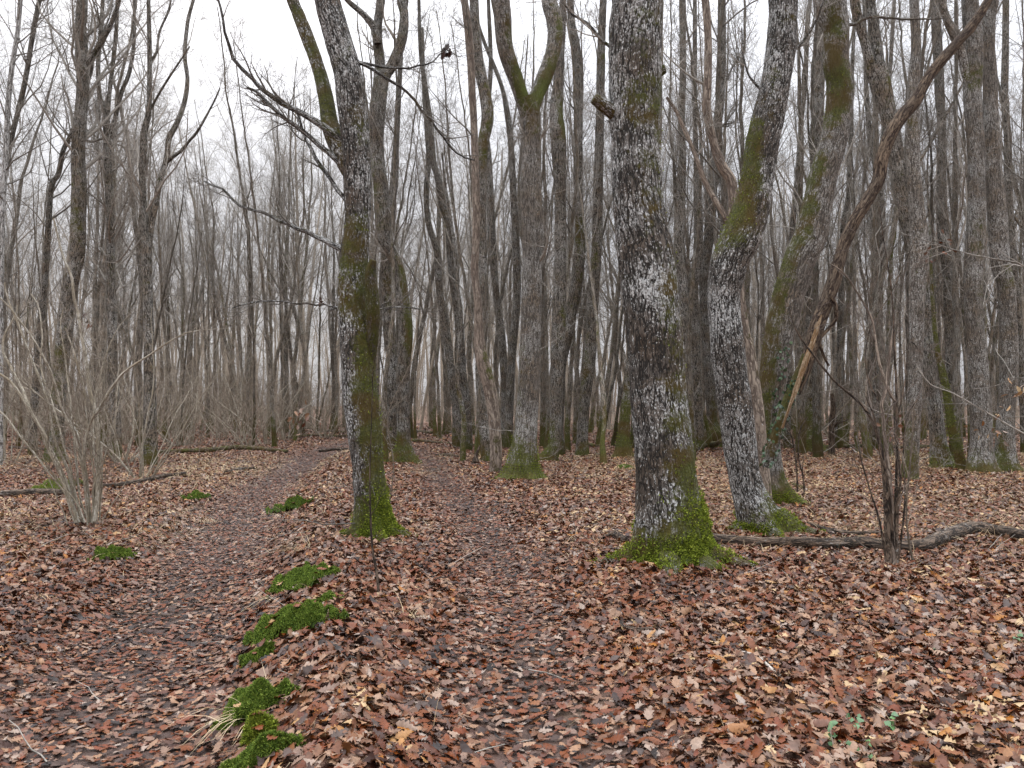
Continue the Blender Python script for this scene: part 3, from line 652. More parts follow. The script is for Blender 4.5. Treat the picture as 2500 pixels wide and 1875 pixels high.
build_tree('oak_tree', 'grey oak with a moss collar at head height, next right of the thick banded oak', 'tree', 18.2,
  '2166,1020,52 2170,958,38 2173,890,35 2179,822,36 2180,753,37 2177,685,35 2173,617,36 2163,583,37 2159,546,38 2153,444,38 2146,376,34 2143,307,34 2139,239,30 2139,171,29 2134,102,27 2136,34,27 2143,0,26 2146,-90,24',
  mat=M_OAKG, H=17, roots=[(-30, .2), (200, .2)], patches=[(560, 650, .3, .95), (900, 1020, -.5, .4)], crown=7, anchor='moss-collared oak', **{**S1, 'sides': 26, 'spacing': .07})
build_tree('oak_tree', 'thin curving green-mossed stem with ivy at the foot of the thick banded oak', 'tree', 18.0,
  '2080,1018,24 2072,985,20 2064,958,18 2055,920,17 2051,890,17 2045,850,17 2040,822,16 2033,790,14 2027,770,12 2018,700,9 2012,600,7 2008,480,5', H=9, crown=3, mossh=5, mossb=.9, sides=12, spacing=.1, shoots=6, anchor='green-mossed stem', tufts=500)
build_tree('oak_tree', 'slender dark trunk rising close to the photo edge, far right', 'tree', 24,
  '2214,900,19 2210,850,18 2200,700,17 2190,600,17 2180,444,17 2177,307,15 2170,205,15 2172,102,14 2173,0,13 2174,-80,11', H=16, crown=6, anchor='edge trunk', **S1)
build_tree('oak_tree', 'stout mossed-foot oak seen between the leaning dead trunk and the dark shrub', 'tree', 26,
  '1748,968,54 1750,924,37 1757,856,32 1755,788,30 1750,719,28 1747,651,27 1748,583,27 1752,530,25 1760,440,25 1765,350,24 1767,273,22 1769,205,23 1771,137,24 1774,68,22 1770,0,20 1768,-80,18', H=18, roots=[(-150, .2), (-20, .2)], mossh=2.0, crown=6, anchor='mossed-foot oak', tufts=500, sides=18, spacing=.1, shoots=8, patches=[(180, 260, 0, .4)])
build_tree('oak_tree', 'straight oak just right of the thickest oak, thin at the top', 'tree', 24,
  '1490,935,26 1485,800,23 1480,700,22 1475,620,22 1467,546,22 1470,444,20 1474,341,17 1472,239,15 1475,171,14 1475,68,15 1474,0,15 1472,-80,12', H=17, crown=6, anchor='straight oak beside the thickest', **S1)
build_tree('oak_tree', 'straight speckled oak, second to the right of the thickest oak', 'tree', 26,
  '1508,948,27 1504,822,22 1501,719,22 1498,617,22 1508,546,20 1508,444,18 1504,341,12 1501,239,10 1501,102,10 1501,0,9', H=17, crown=6, anchor='speckled oak', **S1)
build_tree('oak_tree', 'oak with a spreading green foot seen just left of the S-bent oak', 'tree', 28,
  '1540,938,44 1537,907,24 1533,822,21 1525,719,20 1520,600,20 1532,512,22 1538,410,23 1545,341,22 1549,273,20 1556,205,20 1559,102,19 1559,0,17 1560,-80,15', H=18, roots=[(-30, .3), (200, .25)], mossh=1.6, crown=6, anchor='spreading-foot oak', tufts=500, sides=16, spacing=.11, shoots=8)
build_tree('oak_tree', 'thin oak seen between the S-bent oak and the right-leaning pale oak', 'tree', 28,
  '1700,920,16 1700,800,15 1702,700,14 1705,600,13 1713,478,12 1723,376,11 1730,273,10 1740,171,10 1743,68,10 1750,0,9', H=17, crown=6, anchor='thin oak between the bends', **S1)
build_tree('oak_tree', 'crooked thin oak behind the middle of the leaning dead trunk', 'tree', 30,
  '1812,935,16 1815,700,13 1820,500,11 1832,427,10 1835,341,10 1839,290,9 1840,180,8 1845,60,7', H=17, crown=7, anchor='crooked thin oak', **S1)
build_tree('oak_tree', 'medium oak left of the straight flecked oak, forked high up', 'tree', 28,
  '1890,940,24 1890,930,22 1893,680,20 1903,546,20 1900,410,18 1893,350,17', limbs=['1895,370,14 1880,300,12 1872,200,10 1868,60,8 1865,-60,7', '1895,370,12 1910,280,10 1922,160,9 1930,30,8 1935,-60,7'], top=False, H=17, crown=6, anchor='high-split oak', **S1)
# left-hand group
build_tree('oak_tree', 'stout oak behind the big hazel, a bent limb rising to the right', 'tree', 21.5,
  '119,996,42 119,950,35 124,880,31 131,795,31 140,719,31 147,651,31 158,590,31 167,546,30 169,478,31 171,410,30 169,341,28 172,273,27 178,205,25 179,137,27 174,68,23 178,0,22 180,-90,19',
  limbs=['180,160,14 188,137,12 205,113,12 232,68,10 253,17,9 264,-30,8', '165,275,11 154,290,10 145,310,10'], H=17, roots=[(-30, .15), (200, .1)],
  patches=[(360, 560, 0, .3), (700, 1000, .2, .4)], crown=8, anchor='stout oak behind the hazel', **{**SL, 'shoots': 22})
build_tree('birch_tree', 'white-barked thin birch near the left edge', 'tree', 20,
  '-3,950,17 0,650,14 3,512,13 7,410,12 12,341,12 15,273,11 19,205,10 27,137,10 38,68,9 44,0,9 50,-80,7', mat=M_BIRCH, H=15, crown=7, anchor='white birch', **{**SL, 'mossb': .3})
build_tree('oak_tree', 'slim oak leaning right, crossing above the white birch', 'tree', 22,
  '-12,950,18 -6,700,15 0,500,13 5,420,12 17,341,11 31,273,10 48,205,11 58,154,10 72,68,10 85,0,9 100,-70,7', H=16, crown=9, anchor='slim right-leaning oak', **{**SL, 'shoots': 18})
build_tree('oak_tree', 'slim oak with three fanning upper limbs, right of the stout oak behind the hazel', 'tree', 22,
  '250,945,24 244,800,20 242,700,19 239,546,17 239,478,17 236,410,17 232,341,16 232,290,16 229,262,14',
  limbs=['230,275,11 227,239,11 215,205,10 212,137,9 218,68,9 222,0,8 224,-80,6', '232,262,10 236,205,9 242,154,9 251,68,8 253,0,7 255,-80,5', '236,300,9 244,272,9 253,239,9 263,198,9 280,154,8 290,85,7 290,0,6 292,-80,5'],
  top=False, H=15, crown=6, anchor='three-fanned oak', **{**SL, 'shoots': 18})
build_tree('oak_tree', 'oak dividing low into a straight stem and a snaking right stem, lit by open sky', 'tree', 20,
  '325,940,28 322,750,22 319,640,20 318,560,20 317,530,19 313,480,15 310,444,14 307,376,13 309,341,14 311,290,14 321,239,12 323,171,10 323,102,10 321,0,8 322,-80,6',
  limbs=['318,560,16 324,495,16 335,444,14 345,393,13 360,341,12 365,300,12 382,266,11 398,222,10 405,171,9 399,119,9 405,51,8 413,17,7 424,-20,6', '355,355,8 370,342,8 393,324,7 410,303,6 427,283,6 461,222,4 475,190,3', '322,190,6 324,137,6 338,113,6 345,68,5 365,20,5 372,-30,4', '318,250,6 345,200,5 370,160,5 390,130,4 410,100,3'],
  H=13, crown=5, anchor='low-dividing oak', **{**SL, 'shoots': 16})
build_tree('oak_tree', 'dark oak leaning right among hazels left of the three-fanned oak', 'tree', 24, '70,950,17 80,800,15 100,560,13 110,410,12 126,376,11 137,324,10 154,290,9 170,240,8 190,180,7 205,110,6', H=14, crown=7, anchor='dark leaning oak', **SL)
# ------------------------------------------------------------------ trees farther back: a few grown shapes, copied one by one
def template(seed, H, r0, wig, forks, fine):
    global rng
    keep = rng; rng = np.random.default_rng(seed)
    T = walk(np.zeros((1, 3)), np.array([[rng.normal(0, .04), rng.normal(0, .04), 1.]]), np.array([H]), 22, wig, .07)
    T[:, 0, 2] = -.15
    R = r0*(1-np.linspace(0, 1, 23)**1.1*.86)[None]; R[0, 0] *= 1.5; R[0, 1] *= 1.08
    tt, ct = Tubes(), Tubes()
    q = resample(np.column_stack([T[0], R[0]]), .35)
    lump = 1+.09*rng.normal(0, 1, len(q)).cumsum()*0+.08*rng.normal(0, 1, len(q))
    hgt = q[:, 2]
    tt.add(q[:, :3]+rng.normal(0, .012, (len(q), 3)), q[:, 3]*lump, 9, (1.0*np.clip(1-hgt/1.6, 0, 1)+.35*rng.normal(0, 1)*np.exp(-((hgt-rng.uniform(2, 9))/2)**2))[None])
    stems = [(T, R)]
    if forks:
        F, FR = spawn(T, R, forks, .35, .62, 22, .55, 12, .07, .10, rr=.8, lmin=4, taper=.15); tt.add(F, FR, 7); stems.append((F, FR))
    for (A, B) in stems:
        k = 14 if A is T else 7
        L1, R1 = spawn(A, B, k, .34, 1.0, 36, .25, 7, .16, .15, rr=.42, rmax=.05, lmin=1.0)
        ct.add(L1, R1, 4)
        L2, R2 = spawn(L1, R1, 5, .15, 1, 42, .5, 5, .2, .09, rr=.6, lmin=.45); R2 = np.maximum(R2, .004); ct.add(L2, R2, 3)
        L3, R3 = spawn(L2, R2, 5, .1, 1, 45, .55, 4, .2, .05, rr=.62, lmin=.3); R3 = np.maximum(R3, .0025); ct.add(L3, R3, 3)
        if fine:
            L4, R4 = spawn(L3, R3, 3, .2, 1, 42, .6, 2, .2, .04, rr=.8, lmin=.25); R4 = np.maximum(R4, .0022); ct.add(L4, R4, 3)
    if fine:
        twigs_on(ct, q[:int(len(q)*.5), :3], q[:int(len(q)*.5), 3], 22, ln=(.6, 2.2), rad=.008)
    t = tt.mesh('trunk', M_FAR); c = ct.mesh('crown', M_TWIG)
    rng = keep
    return t, c
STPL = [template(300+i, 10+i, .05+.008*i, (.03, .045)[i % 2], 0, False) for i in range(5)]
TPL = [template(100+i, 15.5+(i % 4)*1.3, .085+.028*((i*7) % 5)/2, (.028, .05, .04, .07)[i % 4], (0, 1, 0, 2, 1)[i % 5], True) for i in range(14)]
placed = [(o.location.x, o.location.y) for o in COL.objects if o.type == 'EMPTY' and o.get('category')]
NBACK = 215
spots = []
tries = 0
r2 = np.random.default_rng(21)
while len(spots) < NBACK and tries < 40000:
    tries += 1
    y = r2.uniform(21, 60)
    x = r2.uniform(-.74, .74)*y
    fx = to_px((x, y, 1.6))[0]
    if fx < 760 and y < 27+6*(fx > 420): continue
    if 380 < fx < 760 and y < 36 and r2.random() < .7: continue
    if y < 33 and (path_l(x, y) < 1.2 or path_r(x, y) < 1.0): continue
    if fx > 760 and r2.random() < .22: continue
    dmin = min(math.hypot(x-a, y-b) for a, b in placed+[(s[0], s[1]) for s in spots]) if placed else 9
    if dmin < 1.35: continue
    spots.append((x, y))
spots.sort(key=lambda s: s[1])
slim = []
while len(slim) < 130:
    y = r2.uniform(19, 48); x = r2.uniform(-.72, .72)*y; fx = to_px((x, y, 1.6))[0]
    if (y < 33 and (path_l(x, y) < 1.1 or path_r(x, y) < .9)) or (fx < 760 and y < 25): continue
    if min(math.hypot(x-a, y-b) for a, b in placed+[(s[0], s[1]) for s in spots+slim]) < .6: continue
    slim.append((x, y))
anch = sorted(ANCH)
def between(fx):
    l = [a for a in anch if a[0] <= fx]; r = [a for a in anch if a[0] > fx]
    return (l[-1][1] if l else None, r[0][1] if r else None)
info = []
for i, (x, y) in enumerate(spots):
    k = int(r2.integers(0, len(TPL))); s = r2.uniform(.8, 1.12)
    fx = to_px((x, y, 1.6))[0]; tier = 'background' if y < 34 else 'distant' if y < 48 else 'very distant'
    info.append([x, y, k, s, r2.uniform(0, 6.28), fx, tier])
groups = {}
for t in info: groups.setdefault((between(t[5]), t[6]), []).append(t)
ORD = 'first second third fourth fifth sixth seventh eighth ninth tenth eleventh twelfth thirteenth fourteenth fifteenth'.split()
for (bt_, tier), L in groups.items():
    L.sort(key=lambda t: t[5]); a, b = bt_
    for n, (x, y, k, s, rz, fx, _) in enumerate(L):
        word = 'forked' if (0, 1, 0, 2, 1)[k % 5] else 'single-stemmed'
        o_ = ORD[n] if n < len(ORD) else str(n+1)+'th'
        where = f'{o_} from {a} to {b}' if a and b else (f'{o_} beyond {a}' if a else f'{o_} before {b}')
        e = empty('bare_tree', (x, y, float(gh(x, y)))); e.rotation_euler = (0, 0, rz); wd = s*r2.uniform(.75, 1.12); e.scale = (wd, wd, s)
        tag(e, f'{tier} {word} bare tree, {where}', 'tree', 'bare trees farther back in the wood')
        obj('trunk', TPL[k][0], e); obj('crown', TPL[k][1], e)
gs = {}
for (x, y) in slim: gs.setdefault((between(to_px((x, y, 1.6))[0]), 'near' if y < 33 else 'far'), []).append((to_px((x, y, 1.6))[0], x, y))
for (bt_, tier), L in gs.items():
    L.sort(); a, b = bt_
    for n, (fx, x, y) in enumerate(L):
        o_ = ORD[n] if n < len(ORD) else str(n+1)+'th'
        where = f'{o_} from {a} to {b}' if a and b else (f'{o_} beyond {a}' if a else f'{o_} before {b}')
        k = int(r2.integers(0, 5)); s = r2.uniform(.8, 1.2)
        e = empty('pole_tree', (x, y, float(gh(x, y)))); e.rotation_euler = (r2.normal(0, .04), r2.normal(0, .04), r2.uniform(0, 6.28)); e.scale = (s, s, s)
        tag(e, f'pole-thin {tier} tree, {where}', 'tree', 'pole-thin young trees in the wood')
        obj('trunk', STPL[k][0], e); obj('crown', STPL[k][1], e)
# the wood beyond, one mass
ft = Tubes(); fc = Tubes()
NF = 560
yy = np.sqrt(r2.uniform(46**2, 135**2, NF)); xx = r2.uniform(-.8, .8, NF)*yy
S = np.stack([xx, yy, gh(xx, yy)-.1], 1)
HH = r2.uniform(14, 20, NF)
T = walk(S, np.stack([r2.normal(0, .04, NF), r2.normal(0, .04, NF), np.ones(NF)], 1), HH, 10, .05, .07)
R = (r2.uniform(.09, .2, NF))[:, None]*(1-np.linspace(0, 1, 11)*.85)[None]
ft.add(T, R, 6)
A, B = spawn(T, R, 11, .4, 1, 34, .25, 5, .14, .15, rr=.42, rmax=.05, lmin=1.2); ft.add(A, B, 3)
A2, B2 = spawn(A, B, 6, .12, 1, 40, .55, 4, .18, .09, rr=.55, lmin=.6); ft.add(A2, np.maximum(B2, .006), 3)
A3, B3 = spawn(A2, B2, 4, .1, 1, 42, .6, 3, .18, .06, rr=.6, lmin=.4); ft.add(A3, np.maximum(B3, .004), 3)
M_WOOD = twigm('far_wood_bark', (.10, .085, .066), (.36, .31, .245), 3, .9)
o = obj('distant_woodland', ft.mesh('distant_woodland', M_WOOD)); o['kind'] = 'stuff'; o['label'] = 'far-off mass of bare trunks and twigs'

# ------------------------------------------------------------------ hazels
def fan(seed, n, H, r0, lean=.32, wig=.05, fine=True):
    """a many-stemmed hazel: list of stems (centre line, radius), and twigs"""
    global rng
    keep = rng; rng = np.random.default_rng(seed)
    az = rng.uniform(0, 2*math.pi, n); base = np.stack([np.cos(az), np.sin(az), 0*az], 1)*rng.uniform(.03, .22, (n, 1)); base[:, 2] = -.06
    ln = rng.uniform(.45, 1.1, n)*H; le = np.abs(rng.normal(0, lean, n))
    d = np.stack([np.cos(az)*le, np.sin(az)*le, np.ones(n)], 1)
    T = walk(base, d, ln, 12, wig, -.012)
    R = (r0*rng.uniform(.45, 1.1, n)*(ln/H)**.6)[:, None]*np.linspace(1, .2, 13)[None]
    ct = Tubes()
    A, B = spawn(T, R, 5, .25, 1, 38, .36, 6, .14, .04, rr=.5, lmin=.4); B = np.maximum(B, .0026); ct.add(A, B, 4)
    A, B = spawn(A, B, 3, .15, 1, 42, .5, 4, .16, .02, rr=.6, lmin=.25); B = np.maximum(B, .0019); ct.add(A, B, 3)
    if fine:
        A, B = spawn(A, B, 2, .15, 1, 42, .5, 3, .16, .02, rr=.7, lmin=.15); B = np.maximum(B, .0014); ct.add(A, B, 3)
    rng = keep
    return T, R, ct
# the big hazel on the left, ten metres off
hb = G(192, 1142); e = empty('hazel_shrub', hb)
tag(e, 'largest many-stemmed hazel with pale arching stems beside the left path', 'hazel shrub')
DH = float(hb[1])
def z4(s): return ' '.join('%.1f,%.1f,%.1f' % (float(a.split(',')[0])*.3414, 548.6+float(a.split(',')[1])*.3414, float(a.split(',')[2])*.3414) for a in s.split())
stems = ['600,1690,34 612,1560,36 620,1400,34 622,1200,34 602,1000,34 572,850,30 545,700,28 520,500,26 480,300,24 450,150,22 400,0,20 370,-120,16 330,-260,12',
 '600,1020,26 640,950,24 680,880,22 740,800,20 800,740,18 870,690,16 950,640,14 1080,550,11 1180,500,9 1300,480,6 1450,470,4',
 '500,1700,24 440,1500,26 400,1400,26 300,1180,26 200,1000,26 150,880,26 60,700,22 20,600,20 35,500,18 90,400,14 110,320,10',
 '520,1700,24 440,1400,24 380,1250,22 330,1130,22 290,900,22 200,680,20 130,480,18 60,300,14 20,150,10',
 '470,1700,16 410,1520,16 360,1450,16 250,1300,16 150,1180,15 60,1060,14 -20,980,12 -120,900,8',
 '560,1700,26 540,1450,24 500,1280,22 460,1120,22 400,1000,20 330,780,20 250,600,18 160,470,16 60,330,13 -30,250,10',
 '490,1700,22 400,1440,24 330,1280,24 230,1060,24 130,890,22 60,800,20 -30,740,18 -140,650,12',
 '570,1700,22 545,1400,22 535,1220,22 560,1110,22 600,1010,22', '590,1700,22 590,1500,20 600,1450,20 640,1330,18 650,1200,14',
 '560,1700,18 500,1500,18 480,1300,18 470,1150,16 450,950,14 420,760,14 400,600,12 380,450,10 395,350,8',
 '540,1700,18 470,1480,18 430,1300,18 380,1100,16 340,960,16 260,760,15 265,600,14 262,480,12 240,330,10 180,230,8',
 '600,1700,18 605,1450,18 560,1200,16 540,1000,16 520,800,14 470,640,12 400,430,10',
 '630,1690,16 640,1500,14 650,1350,12 690,1180,10 720,1050,8 760,900,6', '520,1700,14 470,1560,14 380,1440,12 300,1350,11 250,1250,9',
 '580,1700,20 560,1500,20 520,1330,18 500,1180,16 430,1040,14 330,960,12 230,880,10 120,830,7', '610,1690,20 625,1500,18 600,1300,18 590,1100,16 610,900,14 650,700,12 700,560,10 760,450,8 850,350,6']
ct = Tubes()
for i, s in enumerate(stems):
    p2, r2_ = trace(z4(s), DH+random.uniform(-.15, .15), random.choice([-1, 1])*random.uniform(.05, .3) if i else 0)
    g0 = float(gh(hb[0], hb[1])); r2_ = r2_*.74
    q = resample(np.column_stack([p2, r2_]), .07)
    q[:, :3] += (vn(q[:, 2]*4, i*7.3)*.012)[:, None]*np.array([1, .5, 0])
    me = trunk_mesh('stem', q[::2, :3], q[::2, 3], M_HAZEL, 10, .06, (), None, (), 1, 0, 0, .05, 300+i, origin=hb)[0]; obj('stem', me, e)
    idx = np.linspace(0, len(q)-1, 10).round().astype(int); A0, B0 = q[idx, :3][None], q[idx, 3][None]
    A, B = spawn(A0, B0, 9, .25, 1, 35, .3, 6, .13, .06, rr=.4, rmax=.005, lmin=.4); B = np.maximum(B, .0022); ct.add(A, B, 4)
    A, B = spawn(A, B, 4, .15, 1, 40, .5, 4, .15, .03, rr=.6, lmin=.2); B = np.maximum(B, .0017); ct.add(A, B, 3)
    A, B = spawn(A, B, 3, .15, 1, 40, .5, 3, .16, .02, rr=.7, lmin=.12); B = np.maximum(B, .0013); ct.add(A, B, 3)
T, R, c3 = fan(5, 7, 2.4, .011, .45)
for i in range(len(T)):
    obj('stem', (lambda t: (t.add(T[i], R[i], 7), t.mesh('stem', M_HAZEL))[1])(Tubes()), e)
obj('crown', c3.mesh('crown', M_HTWIG), e); obj('crown', ct.mesh('crown', M_HTWIG, hb), e)
# other hazels: grown once, copied
HT = []
for i in range(6):
    T, R, c = fan(40+i, 12, 4.2+.35*i, .032, .44+.05*(i % 3), .085, False)
    ms = []
    for a in range(4):
        t = Tubes(); t.add(T[a*3:a*3+3], R[a*3:a*3+3], 5); ms.append(t)
    st = []
    for a in range(12):
        t = Tubes(); t.add(T[a], R[a], 5); st.append(t.mesh('stem', M_HAZEL))
    HT.append((st, c.mesh('crown', M_HTWIG)))
def hazel(x, y, k, s, rz, label):
    e = empty('hazel_shrub', (x, y, float(gh(x, y)))); e.rotation_euler = (0, 0, rz); e.scale = (s, s, s)
    tag(e, label, 'hazel shrub', 'hazels behind the leaf litter')
    for m in HT[k][0]: obj('stem', m, e)
    obj('crown', HT[k][1], e)
hz = [((262, 1002), 1.05, 'hazel next right of the largest hazel, close-set upright stems'), ((305, 1035), .85, 'small hazel with a mossy lowest stem, right of the largest hazel'),
      ((368, 945), 1.0, 'hazel behind the mossy log on the left, spread as a fan'), ((415, 960), .95, 'hazel standing at the left end of the mossy log'),
      ((478, 948), 1.0, 'hazel with tight pale stems behind the middle of the mossy log'), ((540, 968), .8, 'sparse hazel rising behind the right end of the mossy log'),
      ((640, 945), 1.0, 'hazel with withered brown leaves left of the ivy-footed oak'), ((60, 965), 1.1, 'hazel at far left behind the dark log'), ((15, 1000), .9, 'hazel cut by the left edge of the photo'),
      ((215, 975), 1.0, 'hazel directly behind the largest hazel'), ((590, 935), .9, 'hazel in the gap beside the far bend of the left path')]
for i, (g, s, lb) in enumerate(hz):
    p = G(*g); hazel(p[0], p[1], i % 6, s, i*1.3, lb)
n = 0
for i in range(400):
    if n >= 34: break
    y = r2.uniform(24, 48); x = r2.uniform(-.72, .7)*y; fx = to_px((x, y, 1.6))[0]
    if path_l(x, y) < 1.5 or path_r(x, y) < 1.3: continue
    if fx > 760 and r2.random() < .75: continue
    if fx < 760 and r2.random() < .3: continue
    a, b = between(fx); n += 1
    hazel(x, y, int(r2.integers(0, 6)), r2.uniform(.75, 1.25), r2.uniform(0, 6.28), '')
for o in [o for o in COL.objects if o.get('category') == 'hazel shrub' and o['label'] == '']:
    pass
rest = sorted([o for o in COL.objects if o.get('category') == 'hazel shrub' and o['label'] == ''], key=lambda o: to_px(o.location)[0])
gg = {}
for o in rest: gg.setdefault(between(to_px((o.location.x, o.location.y, 1.6))[0]), []).append(o)
for (a, b), L in gg.items():
    for n, o in enumerate(L):
        where = f'from {a} to {b}' if a and b else (f'beyond {a}' if a else f'left of {b}')
        o['label'] = f'{ORD[min(n, 14)]} back-wood hazel, {where}'
# undergrowth: thin wands nobody could count
ug = Tubes()
NU = 4300
yy = r2.uniform(20, 75, NU); xx = r2.uniform(-.75, .75, NU)*yy
fxs = np.array([to_px((a, b, 1.6))[0] for a, b in zip(xx, yy)])
ok = ((yy > 32) | ((path_l(xx, yy) > 1.3) & (path_r(xx, yy) > 1.1))) & ((fxs < 760) | (r2.random(NU) < .42)) & ~((yy < 26) & (fxs > 700) & (r2.random(NU) < .8)) & ~((yy < 25) & (r2.random(NU) < .6))
xx, yy = xx[ok], yy[ok]; m = len(xx)
S = np.stack([xx, yy, gh(xx, yy)-.05], 1)
T = walk(S, np.stack([r2.normal(0, .5, m), r2.normal(0, .5, m), np.ones(m)], 1), r2.uniform(.8, 4.8, m), 6, .12, -.02)
R = r2.uniform(.004, .011, m)[:, None]*np.linspace(1, .35, 7)[None]; ug.add(T, R, 3)
A, B = spawn(T, R, 4, .2, 1, 45, .45, 4, .16, .02, rr=.6, lmin=.3); ug.add(A, np.maximum(B, .003), 3)
A, B = spawn(A, B, 2, .2, 1, 38, .55, 3, .14, .03, rr=.7, lmin=.25); ug.add(A, np.maximum(B, .0025), 3)
m = 2600; yy = r2.uniform(62, 125, m); xx = r2.uniform(-.75, .75, m)*yy
T = walk(np.stack([xx, yy, gh(xx, yy)-.05], 1), np.stack([r2.normal(0, .3, m), r2.normal(0, .3, m), np.ones(m)], 1), r2.uniform(1.5, 6, m), 5, .1, 0)
R = r2.uniform(.012, .035, m)[:, None]*np.linspace(1, .3, 6)[None]; ug.add(T, R, 3); A, B = spawn(T, R, 5, .1, 1, 42, .45, 3, .16, .02, rr=.6, lmin=.6); ug.add(A, np.maximum(B, .007), 3)
o = obj('undergrowth', ug.mesh('undergrowth', M_WAND)); o['kind'] = 'stuff'; o['label'] = 'thin brown wands and brushwood between the farther trees'

# ------------------------------------------------------------------ dark shrub on the right
sb = G(1925, 1226); DS = float(sb[1]); e = empty('shrub', sb)
tag(e, 'dark multi-stemmed shrub rooted in front of the long fallen log', 'shrub')
def z6(s): return ' '.join('%.1f,%.1f,%.1f' % (1460+float(a.split(',')[0])*.3414, 548.6+float(a.split(',')[1])*.3414, float(a.split(',')[2])*.3414) for a in s.split())
ss = ['1360,2010,64 1345,1800,62 1335,1650,52 1325,1450,44 1310,1300,40 1290,1200,32 1240,1050,27 1150,930,24 1000,800,20 870,640,17 790,530,14 740,430,10 720,340,6',
      '1375,2010,50 1365,1750,46 1360,1550,40 1345,1350,34 1320,1150,30 1310,1020,30 1300,950,30 1325,860,26 1345,700,22 1362,560,16 1370,480,6',
      '1380,2010,30 1385,1700,26 1395,1450,24 1400,1200,20 1395,900,18 1385,650,15 1370,300,13 1345,100,11 1310,-120,9 1290,-300,6',
      '1395,2010,26 1400,1650,24 1420,1400,20 1390,1150,20 1385,980,20 1385,920,22', '1385,930,22 1350,870,26 1320,790,24 1290,700,20 1265,560,20 1245,430,17 1200,330,15 1150,250,14 1100,170,13 1060,120,11 1010,80,8 970,60,5',
      '1340,2010,22 1290,1700,16 1230,1500,13 1180,1330,11 1140,1150,9', '1390,2010,20 1350,1500,16 1290,1250,14 1260,1050,10 1200,900,8', '1400,2010,18 1450,1560,14 1440,1300,11 1460,1050,9 1540,900,7',
      '1300,960,10 1220,800,9 1200,640,8 1240,440,8 1360,250,7 1500,-60,5', '1390,1100,10 1450,800,9 1480,560,8 1560,640,7']
ct = Tubes()
for i, s in enumerate(ss):
    p2, q2 = trace(z6(s), DS+random.uniform(-.08, .08), 0 if i < 3 or i == 4 else random.choice([-1, 1])*.15); q2 = q2*.84
    pal = i in (1, 4)
    me = trunk_mesh('stem', p2, q2*.95, M_LOG if not pal else M_PALE, 12, .04, (), None, (), 1, 0, .003 if i < 2 else 0, .1, 500+i, origin=sb, moss0=.12)[0]; obj('stem', me, e)
    q = resample(np.column_stack([p2, q2]), .1); idx = np.linspace(0, len(q)-1, 9).round().astype(int)
    A, B = spawn(q[idx, :3][None], q[idx, 3][None], 6, .3, 1, 48, .35, 6, .14, .05, rr=.4, rmax=.006, lmin=.4); B = np.maximum(B, .002); ct.add(A, B, 4)
    A, B = spawn(A, B, 4, .15, 1, 42, .5, 4, .15, .03, rr=.6, lmin=.2); B = np.maximum(B, .0015); ct.add(A, B, 3)
    A, B = spawn(A, B, 2, .15, 1, 42, .5, 3, .15, .03, rr=.6, lmin=.12); B = np.maximum(B, .0012); ct.add(A, B, 3)
obj('crown', ct.mesh('crown', twigm('dark_twig', (.05, .04, .032), (.14, .11, .09)), sb), e)
# saplings
def sapling(g, s, label, mat=M_HTWIG, D=None, n=8):
    b = G(*g); p2, q2 = trace(s, float(b[1]), .0)
    e = empty('sapling', b); tag(e, label, 'sapling')
    pts = np.vstack([[b[0], b[1], b[2]-.04], p2]); rr = np.concatenate([[q2[0]*1.1], q2])
    q = resample(np.column_stack([pts, rr]), .08); t = Tubes(); t.add(q[:, :3], q[:, 3], 6); obj('stem', t.mesh('stem', mat, b), e)
    ct = Tubes(); idx = np.linspace(0, len(q)-1, 9).round().astype(int)
    A, B = spawn(q[idx, :3][None], q[idx, 3][None], n, .25, 1, 42, .3, 5, .13, .05, rr=.55, lmin=.25); B = np.maximum(B, .0018); ct.add(A, B, 4)
    A, B = spawn(A, B, 3, .15, 1, 42, .5, 4, .15, .03, rr=.6, lmin=.15); B = np.maximum(B, .0014); ct.add(A, B, 3)
    obj('crown', ct.mesh('crown', mat, b), e)
sapling((820, 1292), '814,1240,6 804,1180,5 800,1100,4 799,1010,3 803,900,2 806,800,1.5', 'thin brown sapling stem rising in front of the ivy-footed oak', M_LOG, n=4)
sapling((836, 1130), '842,1080,2.5 850,1000,2.5 838,900,2 880,800,2 930,700,1', 'slim whip leaning right beside the ivy-footed oak')
sapling((1722, 1068), '1722,1030,4 1716,970,4 1706,930,3 1690,880,2', 'short dark sapling behind the ivied stump', M_LOG)
sapling((1738, 1068), '1735,1030,4 1725,985,3 1728,930,3 1745,900,2', 'second short dark sapling, right of the first behind the stump', M_LOG)
sapling((1980, 1225), '1965,1180,5 1958,1100,4 1966,1000,4 1975,880,3', 'thin upright sapling right of the dark shrub')
sapling((1796, 985), '1797,960,14 1796,920,13 1800,880,11 1797,850,9', 'short mossy broken stem left of the dark shrub', M_DEAD, n=3)
